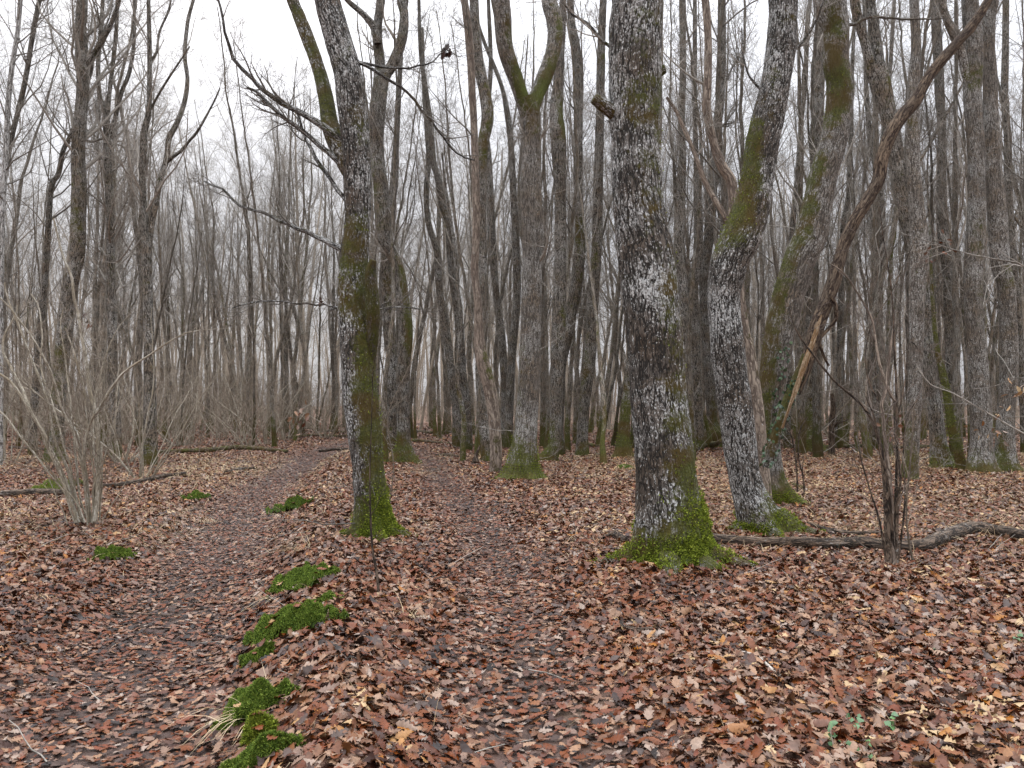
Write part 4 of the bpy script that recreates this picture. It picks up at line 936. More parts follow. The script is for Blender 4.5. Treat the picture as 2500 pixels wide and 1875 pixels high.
# long branches reaching in from the right
for s, lb in (('2260,640,4 2212,575,3.5 2150,560,3 2080,545,2.5 2000,520,2 1950,505,1.5', 'bare branch reaching in at mid height over the right edge'),
              ('2260,960,3.5 2200,930,3 2130,890,2.5 2060,850,2.2 2010,830,2 1980,790,1.5', 'lower bare branch with tan leaves reaching in from the right edge')):
    p2, q2 = trace(s, 9.5, .1); e = empty('hanging_branch', p2[0]); tag(e, lb, 'branch')
    q = resample(np.column_stack([p2, q2]), .08); t = Tubes(); t.add(q[:, :3], q[:, 3], 6); obj('stem', t.mesh('stem', M_TWIG, p2[0]), e)
    ct = Tubes(); idx = np.linspace(0, len(q)-1, 9).round().astype(int)
    A, B = spawn(q[idx, :3][None], q[idx, 3][None], 12, .1, 1, 40, .35, 5, .13, .03, rr=.6, lmin=.25); B = np.maximum(B, .0016); ct.add(A, B, 4)
    A, B = spawn(A, B, 3, .15, 1, 42, .5, 4, .15, .02, rr=.6, lmin=.15); ct.add(A, np.maximum(B, .0012), 3); obj('crown', ct.mesh('crown', M_TWIG, p2[0]), e)
# ------------------------------------------------------------------ ground
ys = np.concatenate([np.linspace(-60, 1.6, 26)[:-1], np.linspace(1.6, 14, 250), 14*(420/14)**(np.linspace(0, 1, 110)[1:])])
xh = np.concatenate([np.linspace(0, 9, 180), 9*(420/9)**(np.linspace(0, 1, 60)[1:])]); xs = np.concatenate([-xh[:0:-1], xh])
GX, GY = np.meshgrid(xs, ys); GZ = gh(GX, GY)
nx, ny = len(xs), len(ys)
i = np.arange(ny-1)[:, None]*nx; j = np.arange(nx-1)[None]
Q = np.stack([i+j, i+j+1, i+nx+j+1, i+nx+j], -1).reshape(-1, 4)
def pathness(x, y):
    f = np.clip((40-y)/10, 0, 1)
    l = np.exp(-(path_l(x, y)/.72)**4); r = np.exp(-(path_r(x, y)/.5)**2.5)
    return np.maximum(l, r*.9)*f
def drygrass(x, y):
    d = np.clip(.5+.7*vn(x*.28, y*.2, 0, 31)+.35*vn(x*1.1, y*1.1, 0, 32)+.3*np.clip(x/3, -1, 1)*np.clip(1.6-np.abs(y-12)/5, 0, 1), 0, 1)
    band = np.clip((y-7.2)/2.5, 0, 1)
    return d*band*(1-pathness(x, y))
m, ns, ls, b = nodes('forest_floor')
geo = ns.new('ShaderNodeNewGeometry'); co = geo.outputs['Position']
vo = ns.new('ShaderNodeTexVoronoi'); vo.inputs['Scale'].default_value = 16; ls.new(co, vo.inputs['Vector'])
sp = ns.new('ShaderNodeSeparateColor'); ls.new(vo.outputs['Color'], sp.inputs[0])
r = ramp(ns, [(0, (.05, .024, .016)), (.35, (.13, .058, .036)), (.65, (.21, .105, .07)), (1, (.30, .185, .135))]); ls.new(sp.outputs[0], r.inputs[0])
ap = N(ns, 'ShaderNodeAttribute', attribute_name='path'); ag = N(ns, 'ShaderNodeAttribute', attribute_name='grass')
mud = mixc(ns, ls, noise(ns, ls, co, 9, 5, .7), (.026, .015, .012), (.088, .056, .044))
base = mixc(ns, ls, mth(ns, ls, 'MULTIPLY', ap.outputs['Fac'], .92), r.outputs[0], mud)
gr = mixc(ns, ls, noise(ns, ls, co, 40, 4, .7), (.10, .07, .035), (.27, .2, .12))
base = mixc(ns, ls, mth(ns, ls, 'MULTIPLY', ag.outputs['Fac'], .5), base, gr)
base = mixc(ns, ls, mth(ns, ls, 'MULTIPLY', step_(ns, ls, noise(ns, ls, co, .35, 4, .6), .5, .75), .35), base, (.06, .065, .022))
ls.new(base, b.inputs['Base Color']); ls.new(mth(ns, ls, 'SUBTRACT', .8, mth(ns, ls, 'MULTIPLY', ap.outputs['Fac'], .35)), b.inputs['Roughness']); b.inputs['Specular IOR Level'].default_value = .35
bp = ns.new('ShaderNodeBump'); bp.inputs['Distance'].default_value = .03; bp.inputs['Strength'].default_value = .9
ls.new(mth(ns, ls, 'ADD', sp.outputs[1], noise(ns, ls, co, 30, 4, .7)), bp.inputs['Height']); ls.new(bp.outputs[0], b.inputs['Normal'])
o = obj('ground', mesh_np('ground', np.stack([GX, GY, GZ], -1).reshape(-1, 3), Q, {'path': pathness(GX, GY).ravel(), 'grass': drygrass(GX, GY).ravel()}, mats=[m])); o['kind'] = 'structure'

# fallen leaves
def leaf_shape(ns_, depth, seed):
    """outline of an oak leaf: midrib and two lobed edges; returns verts, faces"""
    rr = np.random.default_rng(seed)
    t = np.linspace(0, 1, ns_); w = .30*np.sin(math.pi*np.clip(t, .03, .97)**.75)**.8
    lob = np.where(np.arange(ns_) % 2 == 1, 1.0, 1-depth)
    wl_ = w*lob*rr.uniform(.85, 1.12, ns_); wr = w*lob*rr.uniform(.85, 1.12, ns_)
    wl_[0] = wr[0] = .02; wl_[-1] = wr[-1] = .03
    x = t-.5; sh = .05*np.where(np.arange(ns_) % 2 == 1, 1, -.4)
    mid = np.stack([x, 0*x, 0*x], 1); L = np.stack([x+sh, wl_, 0*x], 1); Rr = np.stack([x+sh, -wr, 0*x], 1)
    V = np.concatenate([mid, L, Rr]); i = np.arange(ns_-1)
    Qf = np.concatenate([np.stack([i, i+1, ns_+i+1, ns_+i], -1), np.stack([i, 2*ns_+i, 2*ns_+i+1, i+1], -1)])
    return V, Qf
def leaves(x, y, size, ns_, depth, flat, lift, tint, seed, zoff=0.004, zadd=None):
    m = len(x); rr = np.random.default_rng(seed); nv = 6
    sh = [leaf_shape(ns_, depth*rr.uniform(.7, 1.2), seed+k) for k in range(nv)]
    allV, allQ, allT = [], [], []; off = 0
    kind = rr.integers(0, nv, m)
    for k in range(nv):
        I = np.where(kind == k)[0]; n = len(I)
        if not n: continue
        V, Qf = sh[k]; V = np.broadcast_to(V, (n,)+V.shape).copy()
        c1 = rr.normal(.4, .9, (n, 1))*(1-flat[I, None]*.6); c2 = rr.normal(.3, .7, (n, 1))*(1-flat[I, None]*.6); tw = rr.normal(0, .5, (n, 1))
        V[:, :, 2] = c1*V[:, :, 1]**2*1.6+c2*V[:, :, 0]**2*.6+tw*V[:, :, 0]*V[:, :, 1]+.02*rr.normal(0, 1, (n, V.shape[1]))
        V *= (size[I]*rr.uniform(.5, 1.3, n))[:, None, None]
        V[:, :, 1] *= rr.uniform(.75, 1.25, (n, 1))
        sc = (1-.5*flat[I]); ax = rr.normal(0, .28, n)*sc; ay = rr.normal(0, .28, n)*sc
        big = rr.random(n) < .06*(1-flat[I]); ax = np.where(big, rr.uniform(-1.2, 1.2, n), ax); az = rr.uniform(0, 6.283, n)
        flip = np.where(rr.random(n) < .5, 1., -1.); V[:, :, 2] *= flip[:, None]
        ca, sa = np.cos(ax)[:, None], np.sin(ax)[:, None]; X, Y, Z = V[..., 0], V[..., 1], V[..., 2]
        Y, Z = Y*ca-Z*sa, Y*sa+Z*ca
        ca, sa = np.cos(ay)[:, None], np.sin(ay)[:, None]; X, Z = X*ca+Z*sa, -X*sa+Z*ca
        ca, sa = np.cos(az)[:, None], np.sin(az)[:, None]; X, Y = X*ca-Y*sa, X*sa+Y*ca
        px_, py_ = X+x[I, None], Y+y[I, None]
        zmin = np.minimum(Z.min(1, keepdims=True), 0)
        Z = Z-zmin*.75+gh(px_, py_)+zoff+(lift[I]*rr.random(n))[:, None]+(0 if zadd is None else zadd[I, None])
        allV.append(np.stack([px_, py_, Z], -1).reshape(-1, 3))
        nvv = V.shape[1]; allQ.append((Qf[None]+(np.arange(n)*nvv)[:, None, None]+off).reshape(-1, 4)); off += n*nvv
        allT.append(np.repeat(tint[I], nvv))
    return np.concatenate(allV), np.concatenate(allQ), np.concatenate(allT)
m, ns, ls, b = nodes('fallen_oak_leaf')
at = N(ns, 'ShaderNodeAttribute', attribute_name='tint')
r = ramp(ns, [(0, (.014, .008, .006)), (.12, (.042, .015, .009)), (.22, (.085, .060, .050)), (.30, (.10, .030, .014)), (.40, (.18, .060, .024)), (.47, (.13, .070, .045)), (.55, (.24, .115, .062)), (.62, (.16, .045, .020)), (.70, (.20, .135, .105)), (.80, (.34, .205, .13)), (.88, (.33, .27, .23)), (.94, (.32, .13, .035)), (1, (.52, .38, .23))])
ls.new(at.outputs['Fac'], r.inputs[0]); geo = ns.new('ShaderNodeNewGeometry')
n = noise(ns, ls, geo.outputs['Position'], 55, 4, .7)
hs = ns.new('ShaderNodeHueSaturation'); ls.new(r.outputs[0], hs.inputs['Color']); ls.new(mth(ns, ls, 'ADD', mth(ns, ls, 'MULTIPLY', n, 1.0), .24), hs.inputs['Value']); hs.inputs['Saturation'].default_value = 1.14
n0 = noise(ns, ls, geo.outputs['Position'], .9, 3, .6)
ls.new(hs.outputs[0], b.inputs['Base Color'])
ls.new(mth(ns, ls, 'ADD', mth(ns, ls, 'MULTIPLY', n0, .6), .2), b.inputs['Roughness']); b.inputs['Specular IOR Level'].default_value = .36
M_LEAF = m
r3 = np.random.default_rng(99)
def scatter(y0, y1, dens, size, nst, depth, seed, margin=1.1):
    A = .70*(y1**2-y0**2)+2*margin*(y1-y0); n = int(A*dens)
    y = np.sqrt(r3.uniform(y0**2, y1**2, n)); x = r3.uniform(-1, 1, n)*(.70*y+margin)
    pt = pathness(x, y); dg = drygrass(x, y)
    core = np.exp(-(path_r(x, y)/.28)**2)*.6+np.exp(-(path_l(x, y)/.4)**2)*.45
    core = core*np.clip(.75+.8*vn(x*1.6, y*1.1, 0, 52), 0, 1.3)*np.clip((26-y)/10, 0, 1)
    keep = r3.random(n) > .15*pt+.5*dg+.45*core
    x, y, pt, core = x[keep], y[keep], pt[keep], core[keep]; n = len(x)
    t = np.clip(r3.beta(1.6, 1.5, n)+.05*np.clip(x/4, -.5, 1)-.20*pt-.10*vn(x*.8, y*.8, 0, 41)-.06*vn(x*2.5, y*2.5, 0, 42)+.05*np.clip((y-6)/8, 0, 1), 0, 1)
    t = np.clip(t-.13*core, 0, 1)
    t = np.where((pt > .5) & (r3.random(n) < .34), r3.uniform(.60, .74, n)+.16*(r3.random(n) < .3), t)
    return leaves(x, y, np.full(n, size)*(1-.25*pt), nst, depth, np.clip(pt*1.0, 0, 1), .035*(1-.7*pt), t, seed)
parts = [scatter(2.4, 8.5, 1250, .083, 11, .48, 11), scatter(8.5, 16, 850, .080, 7, .4, 12), scatter(16, 30, 400, .088, 3, .2, 13), scatter(30, 60, 90, .13, 3, .2, 14)]
# dry grass
def grass(n, y0, y1, fn, ln, wd, seed):
    y = np.sqrt(r3.uniform(y0**2, y1**2, n)); x = r3.uniform(-1, 1, n)*(.7*y+.5)
    w = fn(x, y); k = r3.random(n) < w; x, y = x[k], y[k]; m = len(x)
    cx = x+r3.normal(0, .05, m); cy = y+r3.normal(0, .05, m); S = np.stack([cx, cy, gh(cx, cy)+.01], 1)
    az = r3.uniform(0, 6.28, m); el = r3.uniform(.1, 1.1, m); L = ln*r3.uniform(.5, 1.3, m)*(1+.0*y)
    d = np.stack([np.cos(az)*np.cos(el), np.sin(az)*np.cos(el), np.sin(el)], 1); w_ = nrm(np.cross(d, np.array([[0, 0, 1.]])+r3.normal(0, .3, (m, 3))))*wd*(np.maximum(y, 6)/8)[:, None]
    pts = [S]; dd = d
    for s in range(3): dd = nrm(dd-np.array([0, 0, .38])+r3.normal(0, .12, (m, 3))); pts.append(pts[-1]+dd*(L/3)[:, None])
    for p in pts[1:]: p[:, 2] = np.maximum(p[:, 2], gh(p[:, 0], p[:, 1])+.02)
    ww = [1, .9, .65, .1]
    V = np.stack([pts[a]+s*w_*ww[a] for a in range(4) for s in (-1, 1)], 1).reshape(-1, 3)
    k = np.arange(m)[:, None]*8+np.array([[0, 1, 3, 2], [2, 3, 5, 4], [4, 5, 7, 6]]).reshape(1, -1)
    return V, k.reshape(-1, 4), np.repeat(r3.uniform(0, 1, m), 8)
M_DRY = tintm('dry_grass', [(0, (.20, .13, .07)), (.5, (.40, .29, .165)), (1, (.58, .47, .31))], .7, .3)
V, Qg, Tg = grass(150000, 6.5, 24, lambda x, y: drygrass(x, y)*.95, .2, .0021, 1)
V2, Q2, T2 = grass(5000, 3, 8, lambda x, y: (.10+.25*np.clip(vn(x*1.2, y*1.2, 0, 77), 0, 1))*(1-pathness(x, y)), .2, .0015, 2)
o = obj('dry_grass', mesh_np('dry_grass', np.concatenate([V, V2]), np.concatenate([Qg, Q2+len(V)]), {'tint': np.concatenate([Tg, T2])}, mats=[M_DRY])); o['kind'] = 'stuff'; o['label'] = 'pale withered grass tufts among the leaves'
V, Qg, Tg = grass(9000, 9, 30, lambda x, y: np.clip(vn(x*.35, y*.25, 0, 88)*1.6-.25, 0, 1)*(1-pathness(x, y)), .13, .002, 3)
o = obj('green_grass', mesh_np('green_grass', V, Qg, {'tint': Tg}, mats=[tintm('green_grass', [(0, (.05, .07, .02)), (1, (.13, .15, .05))])])); o['kind'] = 'stuff'; o['label'] = 'thin low green grass showing through the leaves'

# fallen twigs as litter
tw = Tubes(); n = 520
y = np.sqrt(r3.uniform(3**2, 22**2, n)); x = r3.uniform(-.7, .7, n)*y
k = (r3.random(n) > .6*pathness(x, y)); x, y = x[k], y[k]; n = len(x); az = r3.uniform(0, 6.28, n)
T = walk(np.stack([x, y, gh(x, y)+.02], 1), np.stack([np.cos(az), np.sin(az), r3.uniform(-.02, .15, n)], 1), r3.uniform(.12, .6, n), 5, .13, 0)
T[..., 2] = np.maximum(T[..., 2], gh(T[..., 0], T[..., 1])+.02); tw.add(T, r3.uniform(.0015, .0045, n)[:, None]*np.linspace(1, .5, 6)[None], 5)
o = obj('twig_litter', tw.mesh('twig_litter', M_TWIG)); o['kind'] = 'stuff'; o['label'] = 'small dead twigs strewn over the leaves'

# ------------------------------------------------------------------ logs and sticks
def log(kind, pts_s, label, cat='log', mat=M_LOG, moss=0., sides=14, dz=0., rest=True, group=None, disp=.004, spurs=0):
    a = parse(pts_s); pts, rad = [], []; w = 8
    for t in a:
        if len(t) > 2: w = t[2]
        up = t[3] if len(t) > 3 else 0
        p = G(t[0], t[1]) if not (up and pts) else P(t[0], t[1], pts[0][1]); D = p[1]; r_ = W(w, D); fl = 0 if (up and pts) else 1; up = 0; p = p+np.array([0, 0, (r_*.85+.025+dz)*fl]); pts.append(p); rad.append(r_)
    pts = np.array(pts); org = pts[len(pts)//2].copy()
    me, C, R, V, Nn, mo = trunk_mesh(kind, pts, np.array(rad), mat, sides, max(.03, np.median(rad)*.6), (), None, (), 1, 0, disp, .12, int(r3.integers(1, 999)), cap=True, origin=org, moss0=moss)
    o = obj(kind, me, None, org); tag(o, label, cat, group)
    if spurs:
        i = r3.integers(2, len(C)-2, spurs); t = Tubes()
        T = walk(C[i], np.stack([r3.normal(0, 1, spurs), r3.normal(0, .4, spurs), r3.uniform(.2, 1, spurs)], 1), r3.uniform(.1, .4, spurs), 4, .15, .0)
        t.add(T, (R[i]*.28)[:, None]*np.linspace(1, .4, 5)[None], 6); obj('branch', t.mesh('branch', mat, org), o)
    return o
log('fallen_log', '1475,1160,10 1530,1172,17 1590,1182,22 1650,1186,22 1720,1186,24 1790,1190,25 1860,1189,26 1930,1196,24 1985,1195,26 2020,1185,30 2060,1168,30 2100,1158,28 2150,1162,27 2212,1172,26 2290,1180,24', 'long bent fallen log crossing behind the thickest oak and the dark shrub', disp=.006, sides=20)
log('fallen_branch', '1745,1138,6 1770,1146,8 1800,1156,10 1850,1160,9 1905,1158,8', 'short dark fallen branch just behind the long bent log', 'branch', disp=.003)
log('root_stub', '1302,1168,5 1318,1163,9 1332,1166,15 1352,1178,14', 'dark stub poking from the leaves left of the thickest oak', 'wood', disp=.003)
log('fallen_log', '-40,1078,14 30,1076,16 80,1073,16 135,1072,13', 'dark fallen log at the left edge behind the largest hazel', disp=.006)
log('fallen_log', '215,1056,8 260,1054,11 310,1046,11 350,1036,10 400,1028,7', 'thin dark log lying just right of the largest hazel', disp=.004)
log('fallen_branch', '485,1024,4 515,1019,7 548,1015,5', 'short dark branch near the left path', 'branch')
log('fallen_log', '335,981,7 380,980,9 430,979,10 470,977,11 510,973,11 560,975,10 620,980,8', 'mossy-topped log stretched across the back left clearing', moss=.62, disp=.005)
log('fallen_log', '20,970,6 60,974,8 100,975,7 150,973,6', 'thin dark log behind the largest hazel', disp=.003)
log('fallen_branch', '690,978,5 730,974,6 780,975,5 ', 'dark branch lying left behind the ivy-footed oak', 'branch')
log('fallen_branch', '620,947,4 680,944,6 740,946,7 790,941,6', 'mossy branch lying farther back left of the ivy-footed oak', 'branch', moss=.5)
log('fallen_branch', '645,925,4 690,932,6 745,938,6', 'slanting branch at the far end of the left clearing', 'branch', moss=.4)
log('fallen_branch', '885,932,6 930,939,8 980,936,6', 'long dark branch left of the wavering dark oak', 'branch', moss=.4, spurs=3)
log('fallen_branch', '892,956,8 930,958,6 985,962,4 1030,966,6', 'low mossy branch in front of the wavering dark oak', 'branch', moss=.5, spurs=4)
log('fallen_branch', '940,985,3 965,987,7 990,990,5', 'little mossy stick beside the right path', 'branch', moss=.4)
log('curved_stick', '1020,1004,14,0 1028,998,12,.06 1028,985,8,.2 1033,972,5,.34 1037,962,3,.45', 'hook-shaped broken root standing up left of the barkless snag', 'wood')
log('fallen_branch', '1262,958,5 1285,968,8 1310,966,9,.06 1335,956,8,.05 1352,966,6', 'humped mossy branch left of the thickest oak', 'branch', moss=.7, disp=.003)
log('fallen_log', '1490,980,14 1515,972,13 1530,966,12 1548,958,10,.12 1562,948,7,.2', 'mossy broken log seen between the thickest oak and the S-bent oak', moss=.6, disp=.008)
log('fallen_log', '1690,965,8 1760,972,9 1850,968,9 1950,972,10 2020,970,9', 'long distant mossy log behind the dark shrub', moss=.5, disp=.005)
log('fallen_log', '2120,950,10 2180,942,11 2240,940,11', 'dark distant log behind the moss-collared oak', disp=.005)
log('fallen_stick', '1740,965,3 1775,955,3 1800,952,3 1830,965,3 1850,980,3', 'pale bent stick lying right of the ivied stump', 'stick', M_TWIGB, disp=0)
log('fallen_stick', '1710,1050,7 1730,1058,8 1745,1062,5', 'small mossy chunk of wood right of the ivied stump', 'wood', moss=.7)
log('fallen_stick', '1572,1418,4 1610,1420,5 1640,1432,6 1665,1455,6 1685,1472,6', 'grey forked stick lying in the leaves of the near right floor', 'stick', M_TWIGB, disp=0, sides=8)
log('fallen_stick', '1668,1448,4 1676,1432,4 1684,1420,3', 'short side prong touching the grey forked stick', 'stick', M_TWIGB, disp=0, sides=8)
log('fallen_stick', '1342,1358,10 1350,1370,12 1380,1374,11 1420,1370,9', 'dark wet stick in the middle of the right path', 'stick', disp=.003)
log('fallen_stick', '1805,1420,3 1840,1430,4 1870,1428,4 1930,1420,2', 'thin pale twig lying right of the grey forked stick', 'stick', M_TWIGB, disp=0, sides=6)
log('fallen_branch', '45,1250,6 90,1240,8 130,1225,6', 'short dark branch at the left edge below the largest hazel', 'branch')
log('fallen_stick', '240,1330,3 330,1335,3 390,1338,2', 'long thin twig across the left path', 'stick', disp=0, sides=6)

# ------------------------------------------------------------------ moss cushions on the bank
CUSH = []
def moss(fx, fy, w, h, label, n=2600, mat=M_MOSSD, ht=.09, ang=0., leafn=4):
    c = G(fx, fy); D = c[1]; a = w*1.22*1.1302/F_PX*D/2; b_ = h*1.1302/F_PX*D/2*D/CAMH*.72; ht *= 1.25
    b_ = min(b_, a*2.2); ca, sa = math.cos(ang), math.sin(ang)
    sd = int(r3.integers(1, 999))
    def hgt(u, v):
        rad_ = np.hypot(u, v)*(1+.38*vn(np.arctan2(v, u)*1.2+9, sd)+.35*vn(u*3.5+sd, v*3.5)+.2*vn(u*8+sd, v*8)); return np.clip(1-rad_**2, -.02, 1)
    g = np.linspace(-1.35, 1.35, 34); U, Vv = np.meshgrid(g, g)
    def pos(u, v, e=0):
        x = c[0]+u*a*ca-v*b_*sa; y = c[1]+u*a*sa+v*b_*ca
        return np.stack([x, y, gh(x, y)-.018+ht*hgt(u, v)**.6*(1+.5*vn(x*13, y*13, 0, 7))*(hgt(u, v) > 0)+e], -1)
    M = pos(U, Vv).reshape(-1, 3); k = np.arange(33)[:, None]*34+np.arange(33)[None]; Q = np.stack([k, k+1, k+35, k+34], -1).reshape(-1, 4)
    n = int(n*1.9); w = w; q2 = r3.uniform(-1.3, 1.3, (n*4, 2)); q2 = q2[hgt(q2[:, 0], q2[:, 1]) > .02+.4*r3.random(len(q2))**2][:n]
    S = pos(q2[:, 0], q2[:, 1]); nn = nrm(np.stack([q2[:, 0]*ca*.6, q2[:, 1]*.6, np.ones(len(q2))], 1))
    v, q, t, tn = blades(S, nn, 6, .019, .0026, .6, droop=.1)
    o = obj('moss_cushion', mesh_np('moss_cushion', np.concatenate([M, v])-c, [np.concatenate([Q, q+len(M)]), t+len(M)], {'tint': np.concatenate([np.full(len(M), .05), tn])}, mats=[mat]), None, c)
    tag(o, label, 'moss', 'moss cushions along the bank'); CUSH.append((c, a, b_, ca, sa, pos))
moss(645, 1262, 100, 62, 'rounded moss cushion on the bank, second nearest to the ivy-footed oak', ang=.5)
moss(690, 1312, 70, 22, 'thin strip of moss on the bank under two tan leaves', 1300, ang=.3, ht=.06)
moss(628, 1365, 100, 74, 'biggest moss cushion on the bank with a tan leaf on it', 3600, ang=.9, ht=.12)
moss(545, 1438, 44, 26, 'small moss cushion between the biggest one and the grassy one', 900, ang=.8)
moss(540, 1540, 110, 74, 'grassy moss cushion on the bank with dry blades over it', 3600, ang=.9, ht=.12)
moss(555, 1608, 50, 22, 'yellowish small moss cushion near the bottom edge', 800, M_MOSS)
moss(565, 1652, 110, 40, 'moss cushion cut by the bottom edge of the photo', 2400, ang=.3)
moss(626, 1102, 34, 34, 'farthest moss cushion on the bank beside the left path', 1200, ang=1.1, ht=.12)
moss(242, 1207, 60, 30, 'grassy moss cushion on the left bank below the largest hazel', 1500, ht=.1)
moss(420, 1080, 26, 16, 'small moss cushion at the left edge of the left path', 800, ht=.1)
moss(1350, 1012, 36, 12, 'low moss patch left of the thickest oak, among dry grass', 700, ht=.06)
moss(110, 1063, 50, 14, 'yellow-green moss lying on the dark log behind the largest hazel', 800, M_MOSS, ht=.16)
moss(830, 962, 40, 30, 'mossy green hummock left of the three-limbed oak', 900, M_MOSSD, ht=.3)
# leaves that came to rest on the cushions
for (c, a, b_, ca, sa, pos) in CUSH:
    n = int(3+a*b_*170)
    uv = r3.normal(0, .75, (n, 2)); p = pos(uv[:, 0], uv[:, 1])
    parts.append(leaves(p[:, 0], p[:, 1], np.full(n, .085), 11, .45, np.full(n, .3), np.full(n, .02), r3.choice([.45, .6, .8, .98, .3], n), int(r3.integers(1, 9999)), zadd=np.maximum(p[:, 2]-gh(p[:, 0], p[:, 1]), 0)+.008))
V, Qs, Tn, off = [], [], [], 0
for v, q, t in parts: V.append(v); Qs.append(q+off); Tn.append(t); off += len(v)
o = obj('fallen_leaves', mesh_np('fallen_leaves', np.concatenate(V), np.concatenate(Qs), {'tint': np.concatenate(Tn)}, mats=[M_LEAF])); o['kind'] = 'stuff'; o['label'] = 'brown oak leaves covering the forest floor and both paths'

# arching dry blades by the cushions
def tuft(fx, fy, n, L, label, mat=M_DRY, el=(.3, 1.1), az=None, wd=.002):
    c = G(fx, fy); a_ = r3.uniform(0, 6.28, n) if az is None else r3.normal(az, .5, n); el_ = r3.uniform(*el, n)
    S = np.stack([c[0]+r3.normal(0, .04, n), c[1]+r3.normal(0, .04, n), np.full(n, c[2]+.03)], 1)
    d = np.stack([np.cos(a_)*np.cos(el_), np.sin(a_)*np.cos(el_), np.sin(el_)], 1); w_ = nrm(np.cross(d, [[0, 0, 1.]]))*wd
    pts = [S]; dd = d; LL = L*r3.uniform(.6, 1.2, n)
    for s in range(5): dd = nrm(dd-np.array([0, 0, .28])+r3.normal(0, .08, (n, 3))); pts.append(pts[-1]+dd*(LL/5)[:, None])
    for p in pts: p[:, 2] = np.maximum(p[:, 2], gh(p[:, 0], p[:, 1])+.025)
    ww = [1, 1, .9, .75, .5, .1]
    V = np.stack([pts[k]+s*w_*ww[k] for k in range(6) for s in (-1, 1)], 1).reshape(-1, 3)
    qq = np.array([[2*k, 2*k+1, 2*k+3, 2*k+2] for k in range(5)]).reshape(1, -1)
    o = obj('grass_tuft', mesh_np('grass_tuft', V-c, (np.arange(n)[:, None]*12+qq).reshape(-1, 4), {'tint': np.repeat(r3.uniform(.4, 1, n), 12)}, mats=[mat]), None, c)
    tag(o, label, 'grass tuft', 'dry grass tufts on the bank')
tuft(585, 1300, 16, .35, 'pale grass tuft drooping over the bank by the rounded moss cushion', az=3.6)
tuft(530, 1560, 22, .35, 'pale grass tuft drooping from the grassy moss cushion', az=3.9)
tuft(880, 1345, 18, .28, 'pale grass tuft in the leaves right of the biggest moss cushion')
tuft(660, 1195, 30, .3, 'pale grass tuft left of the foot of the ivy-footed oak', az=3.4)
tuft(440, 1130, 40, .35, 'pale grass tuft hanging over the left bank of the left path', az=5.5)
tuft(90, 1300, 14, .3, 'pale grass tuft at the left edge of the near floor')
tuft(240, 1200, 20, .25, 'green-grey grass tuft on the left bank cushion')
# tan leaves resting on the cushions
def big_leaf(fx, fy, size, lift, tint, label, pitch):
    c = G(fx, fy); V, Qf = leaf_shape(13, .4, int(r3.integers(1, 99))); V = V*size
    V[:, 2] = 3.0*V[:, 1]**2+.6*V[:, 0]**2
    ca, sa = math.cos(pitch), math.sin(pitch); a_ = r3.uniform(.6, 1.5); X, Y, Z = V.T
    Y, Z = Y*ca-Z*sa, Y*sa+Z*ca; X, Y = X*math.cos(a_)-Y*math.sin(a_), X*math.sin(a_)+Y*math.cos(a_)
    o = obj('oak_leaf', mesh_np('oak_leaf', np.stack([X, Y, Z], 1), Qf, {'tint': np.full(len(V), tint)}, mats=[M_LEAF]), None, c+np.array([0, 0, lift])); tag(o, label, 'leaf')
big_leaf(604, 1372, .12, .13, .78, 'pinkish oak leaf lying on the biggest moss cushion', -.5)
big_leaf(690, 1335, .12, .07, .99, 'tan oak leaf propped upright beside the thin moss strip', .9)
big_leaf(690, 1358, .11, .05, .97, 'tan oak leaf curled just below the propped one', .5)
big_leaf(575, 1470, .12, .05, .72, 'purplish oak leaf leaning on the small moss cushion', .7)

# seedlings with green leaves
def seedling(fx, fy, n, h, label):
    c = G(fx, fy); e = empty('seedling', c); tag(e, label, 'seedling', 'green seedlings in the leaf litter')
    T = walk(np.tile(np.array([[0, 0, 0.]]), (3, 1)), np.stack([r3.normal(0, .4, 3), r3.normal(0, .4, 3), np.ones(3)], 1), np.full(3, h)*r3.uniform(.6, 1.1, 3), 5, .12, 0)
    t = Tubes(); t.add(T, np.full((3, 6), .0015), 4); obj('stem', t.mesh('stem', M_HTWIG), e)
    i = r3.integers(0, 3, n); k = r3.integers(2, 6, n); S = T[i, k]+r3.normal(0, .012, (n, 3))
    v, q, _, tn = leaf_cards(S, nrm(r3.normal(0, .5, (n, 3))+np.array([0, -.3, 1])), .035)
    obj('foliage', mesh_np('foliage', v, q, {'tint': tn}, mats=[M_GL]), e)
M_GL = tintm('green_leaf', [(0, (.035, .10, .03)), (1, (.09, .19, .06))], .4, .5)
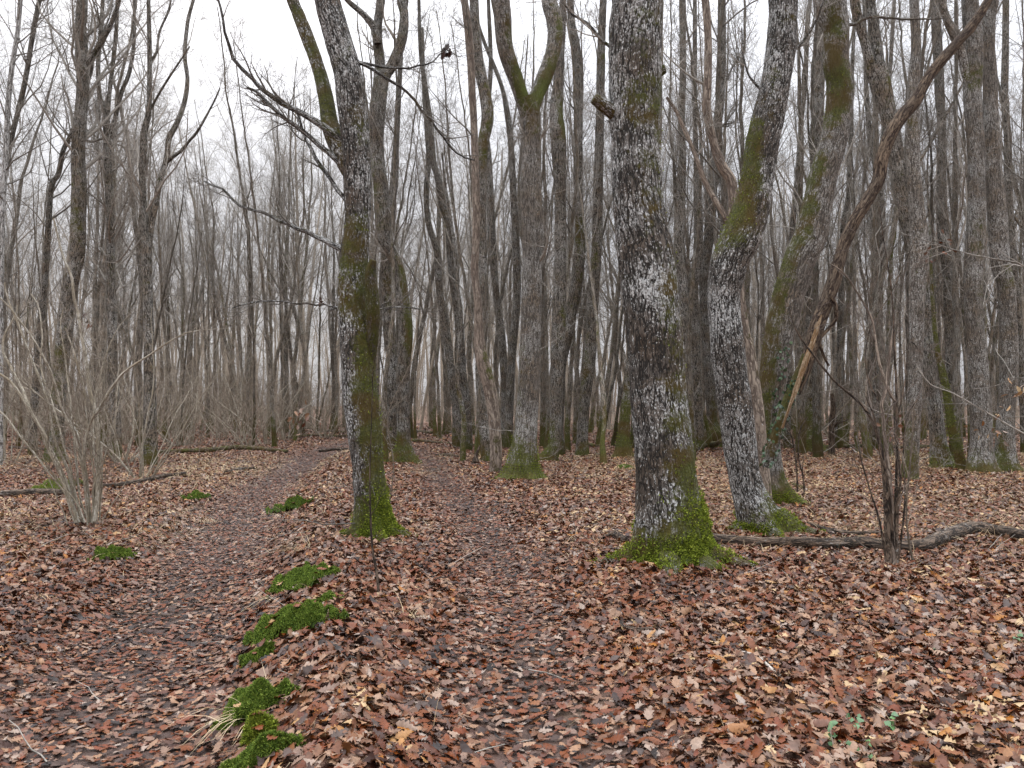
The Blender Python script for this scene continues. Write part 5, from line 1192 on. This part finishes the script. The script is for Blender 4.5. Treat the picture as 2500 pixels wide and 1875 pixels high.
for k, (a, b_, n, h, lb) in enumerate([(1800, 1625, 12, .12, 'green seedling with round leaves near the bottom edge, left one of its patch'), (1870, 1650, 10, .1, 'green seedling cut by the bottom edge'), (1835, 1590, 9, .11, 'green seedling farther back in the bottom patch'),
     (1925, 1585, 8, .09, 'small green seedling right of the bottom patch'), (1790, 1350, 7, .08, 'tiny green seedling in the leaves below the dark shrub'), (2195, 1400, 12, .12, 'green seedling at the right edge of the near floor'), (2010, 1420, 7, .08, 'tiny green seedling in the right floor between sticks'), (1302, 1268, 7, .06, 'tiny green seedling below the thickest oak'), (1290, 985, 9, .2, 'green seedling left of the green-footed oak')]):
    seedling(a, b_, n, h, lb)

# withered leaves still hanging
def hang(fx, fy, D, n, spread, size, tint, label):
    c = P(fx, fy, D); S = r3.normal(0, 1, (n, 3))*np.array([spread, spread, spread*1.1]); Nn = nrm(r3.normal(0, 1, (n, 3))+np.array([0, -.6, 0]))
    a = nrm(np.cross(Nn, r3.normal(0, 1, (n, 3)))); b2 = np.cross(Nn, a); V0, Qf = leaf_shape(9, .4, 5)
    V = S[:, None]+(a[:, None]*V0[None, :, :1]+b2[:, None]*V0[None, :, 1:2]+Nn[:, None]*(2*V0[None, :, 1:2]**2))*size
    Qa = (Qf[None]+(np.arange(n)*len(V0))[:, None, None]).reshape(-1, 4)
    e = empty('leaf_cluster', c); tag(e, label, 'leaf cluster'); obj('foliage', mesh_np('foliage', V.reshape(-1, 3), Qa, {'tint': np.repeat(np.clip(tint+r3.normal(0, .08, n), 0, 1), len(V0))}, mats=[M_LEAF]), e)
    t = Tubes(); T = walk(np.tile(np.array([[0, 0, spread*1.5]]), (3, 1)), r3.normal(0, 1, (3, 3))+np.array([0, 0, .5]), np.full(3, spread*5), 5, .1, .05); t.add(T, np.full((3, 6), .004), 4); obj('twig', t.mesh('twig', M_TWIG), e)
hang(963, 112, 9.6, 9, .035, .11, .08, 'dark withered leaf cluster hanging high between the fork and the snag')
hang(645, 905, 17, 22, .13, .14, .75, 'pale brown withered leaf cluster low left of the ivy-footed oak')
hang(695, 655, 9.4, 3, .02, .09, .35, 'red-brown dead leaf beside the ivy-footed oak at mid height')
hang(185, 700, 14, 8, .07, .1, .3, 'russet leaf cluster above the largest hazel')
hang(2020, 535, 15, 14, .14, .10, .42, 'russet leaf cluster across the upper right trunks')
hang(2190, 850, 9.3, 16, .12, .09, .95, 'tan leaf cluster near the right edge')
hang(1935, 925, 9, 10, .1, .08, .35, 'reddish leaf cluster just above the dark shrub fork')
hang(2150, 935, 12, 12, .14, .09, .92, 'tan leaf cluster low before the moss-collared oak')
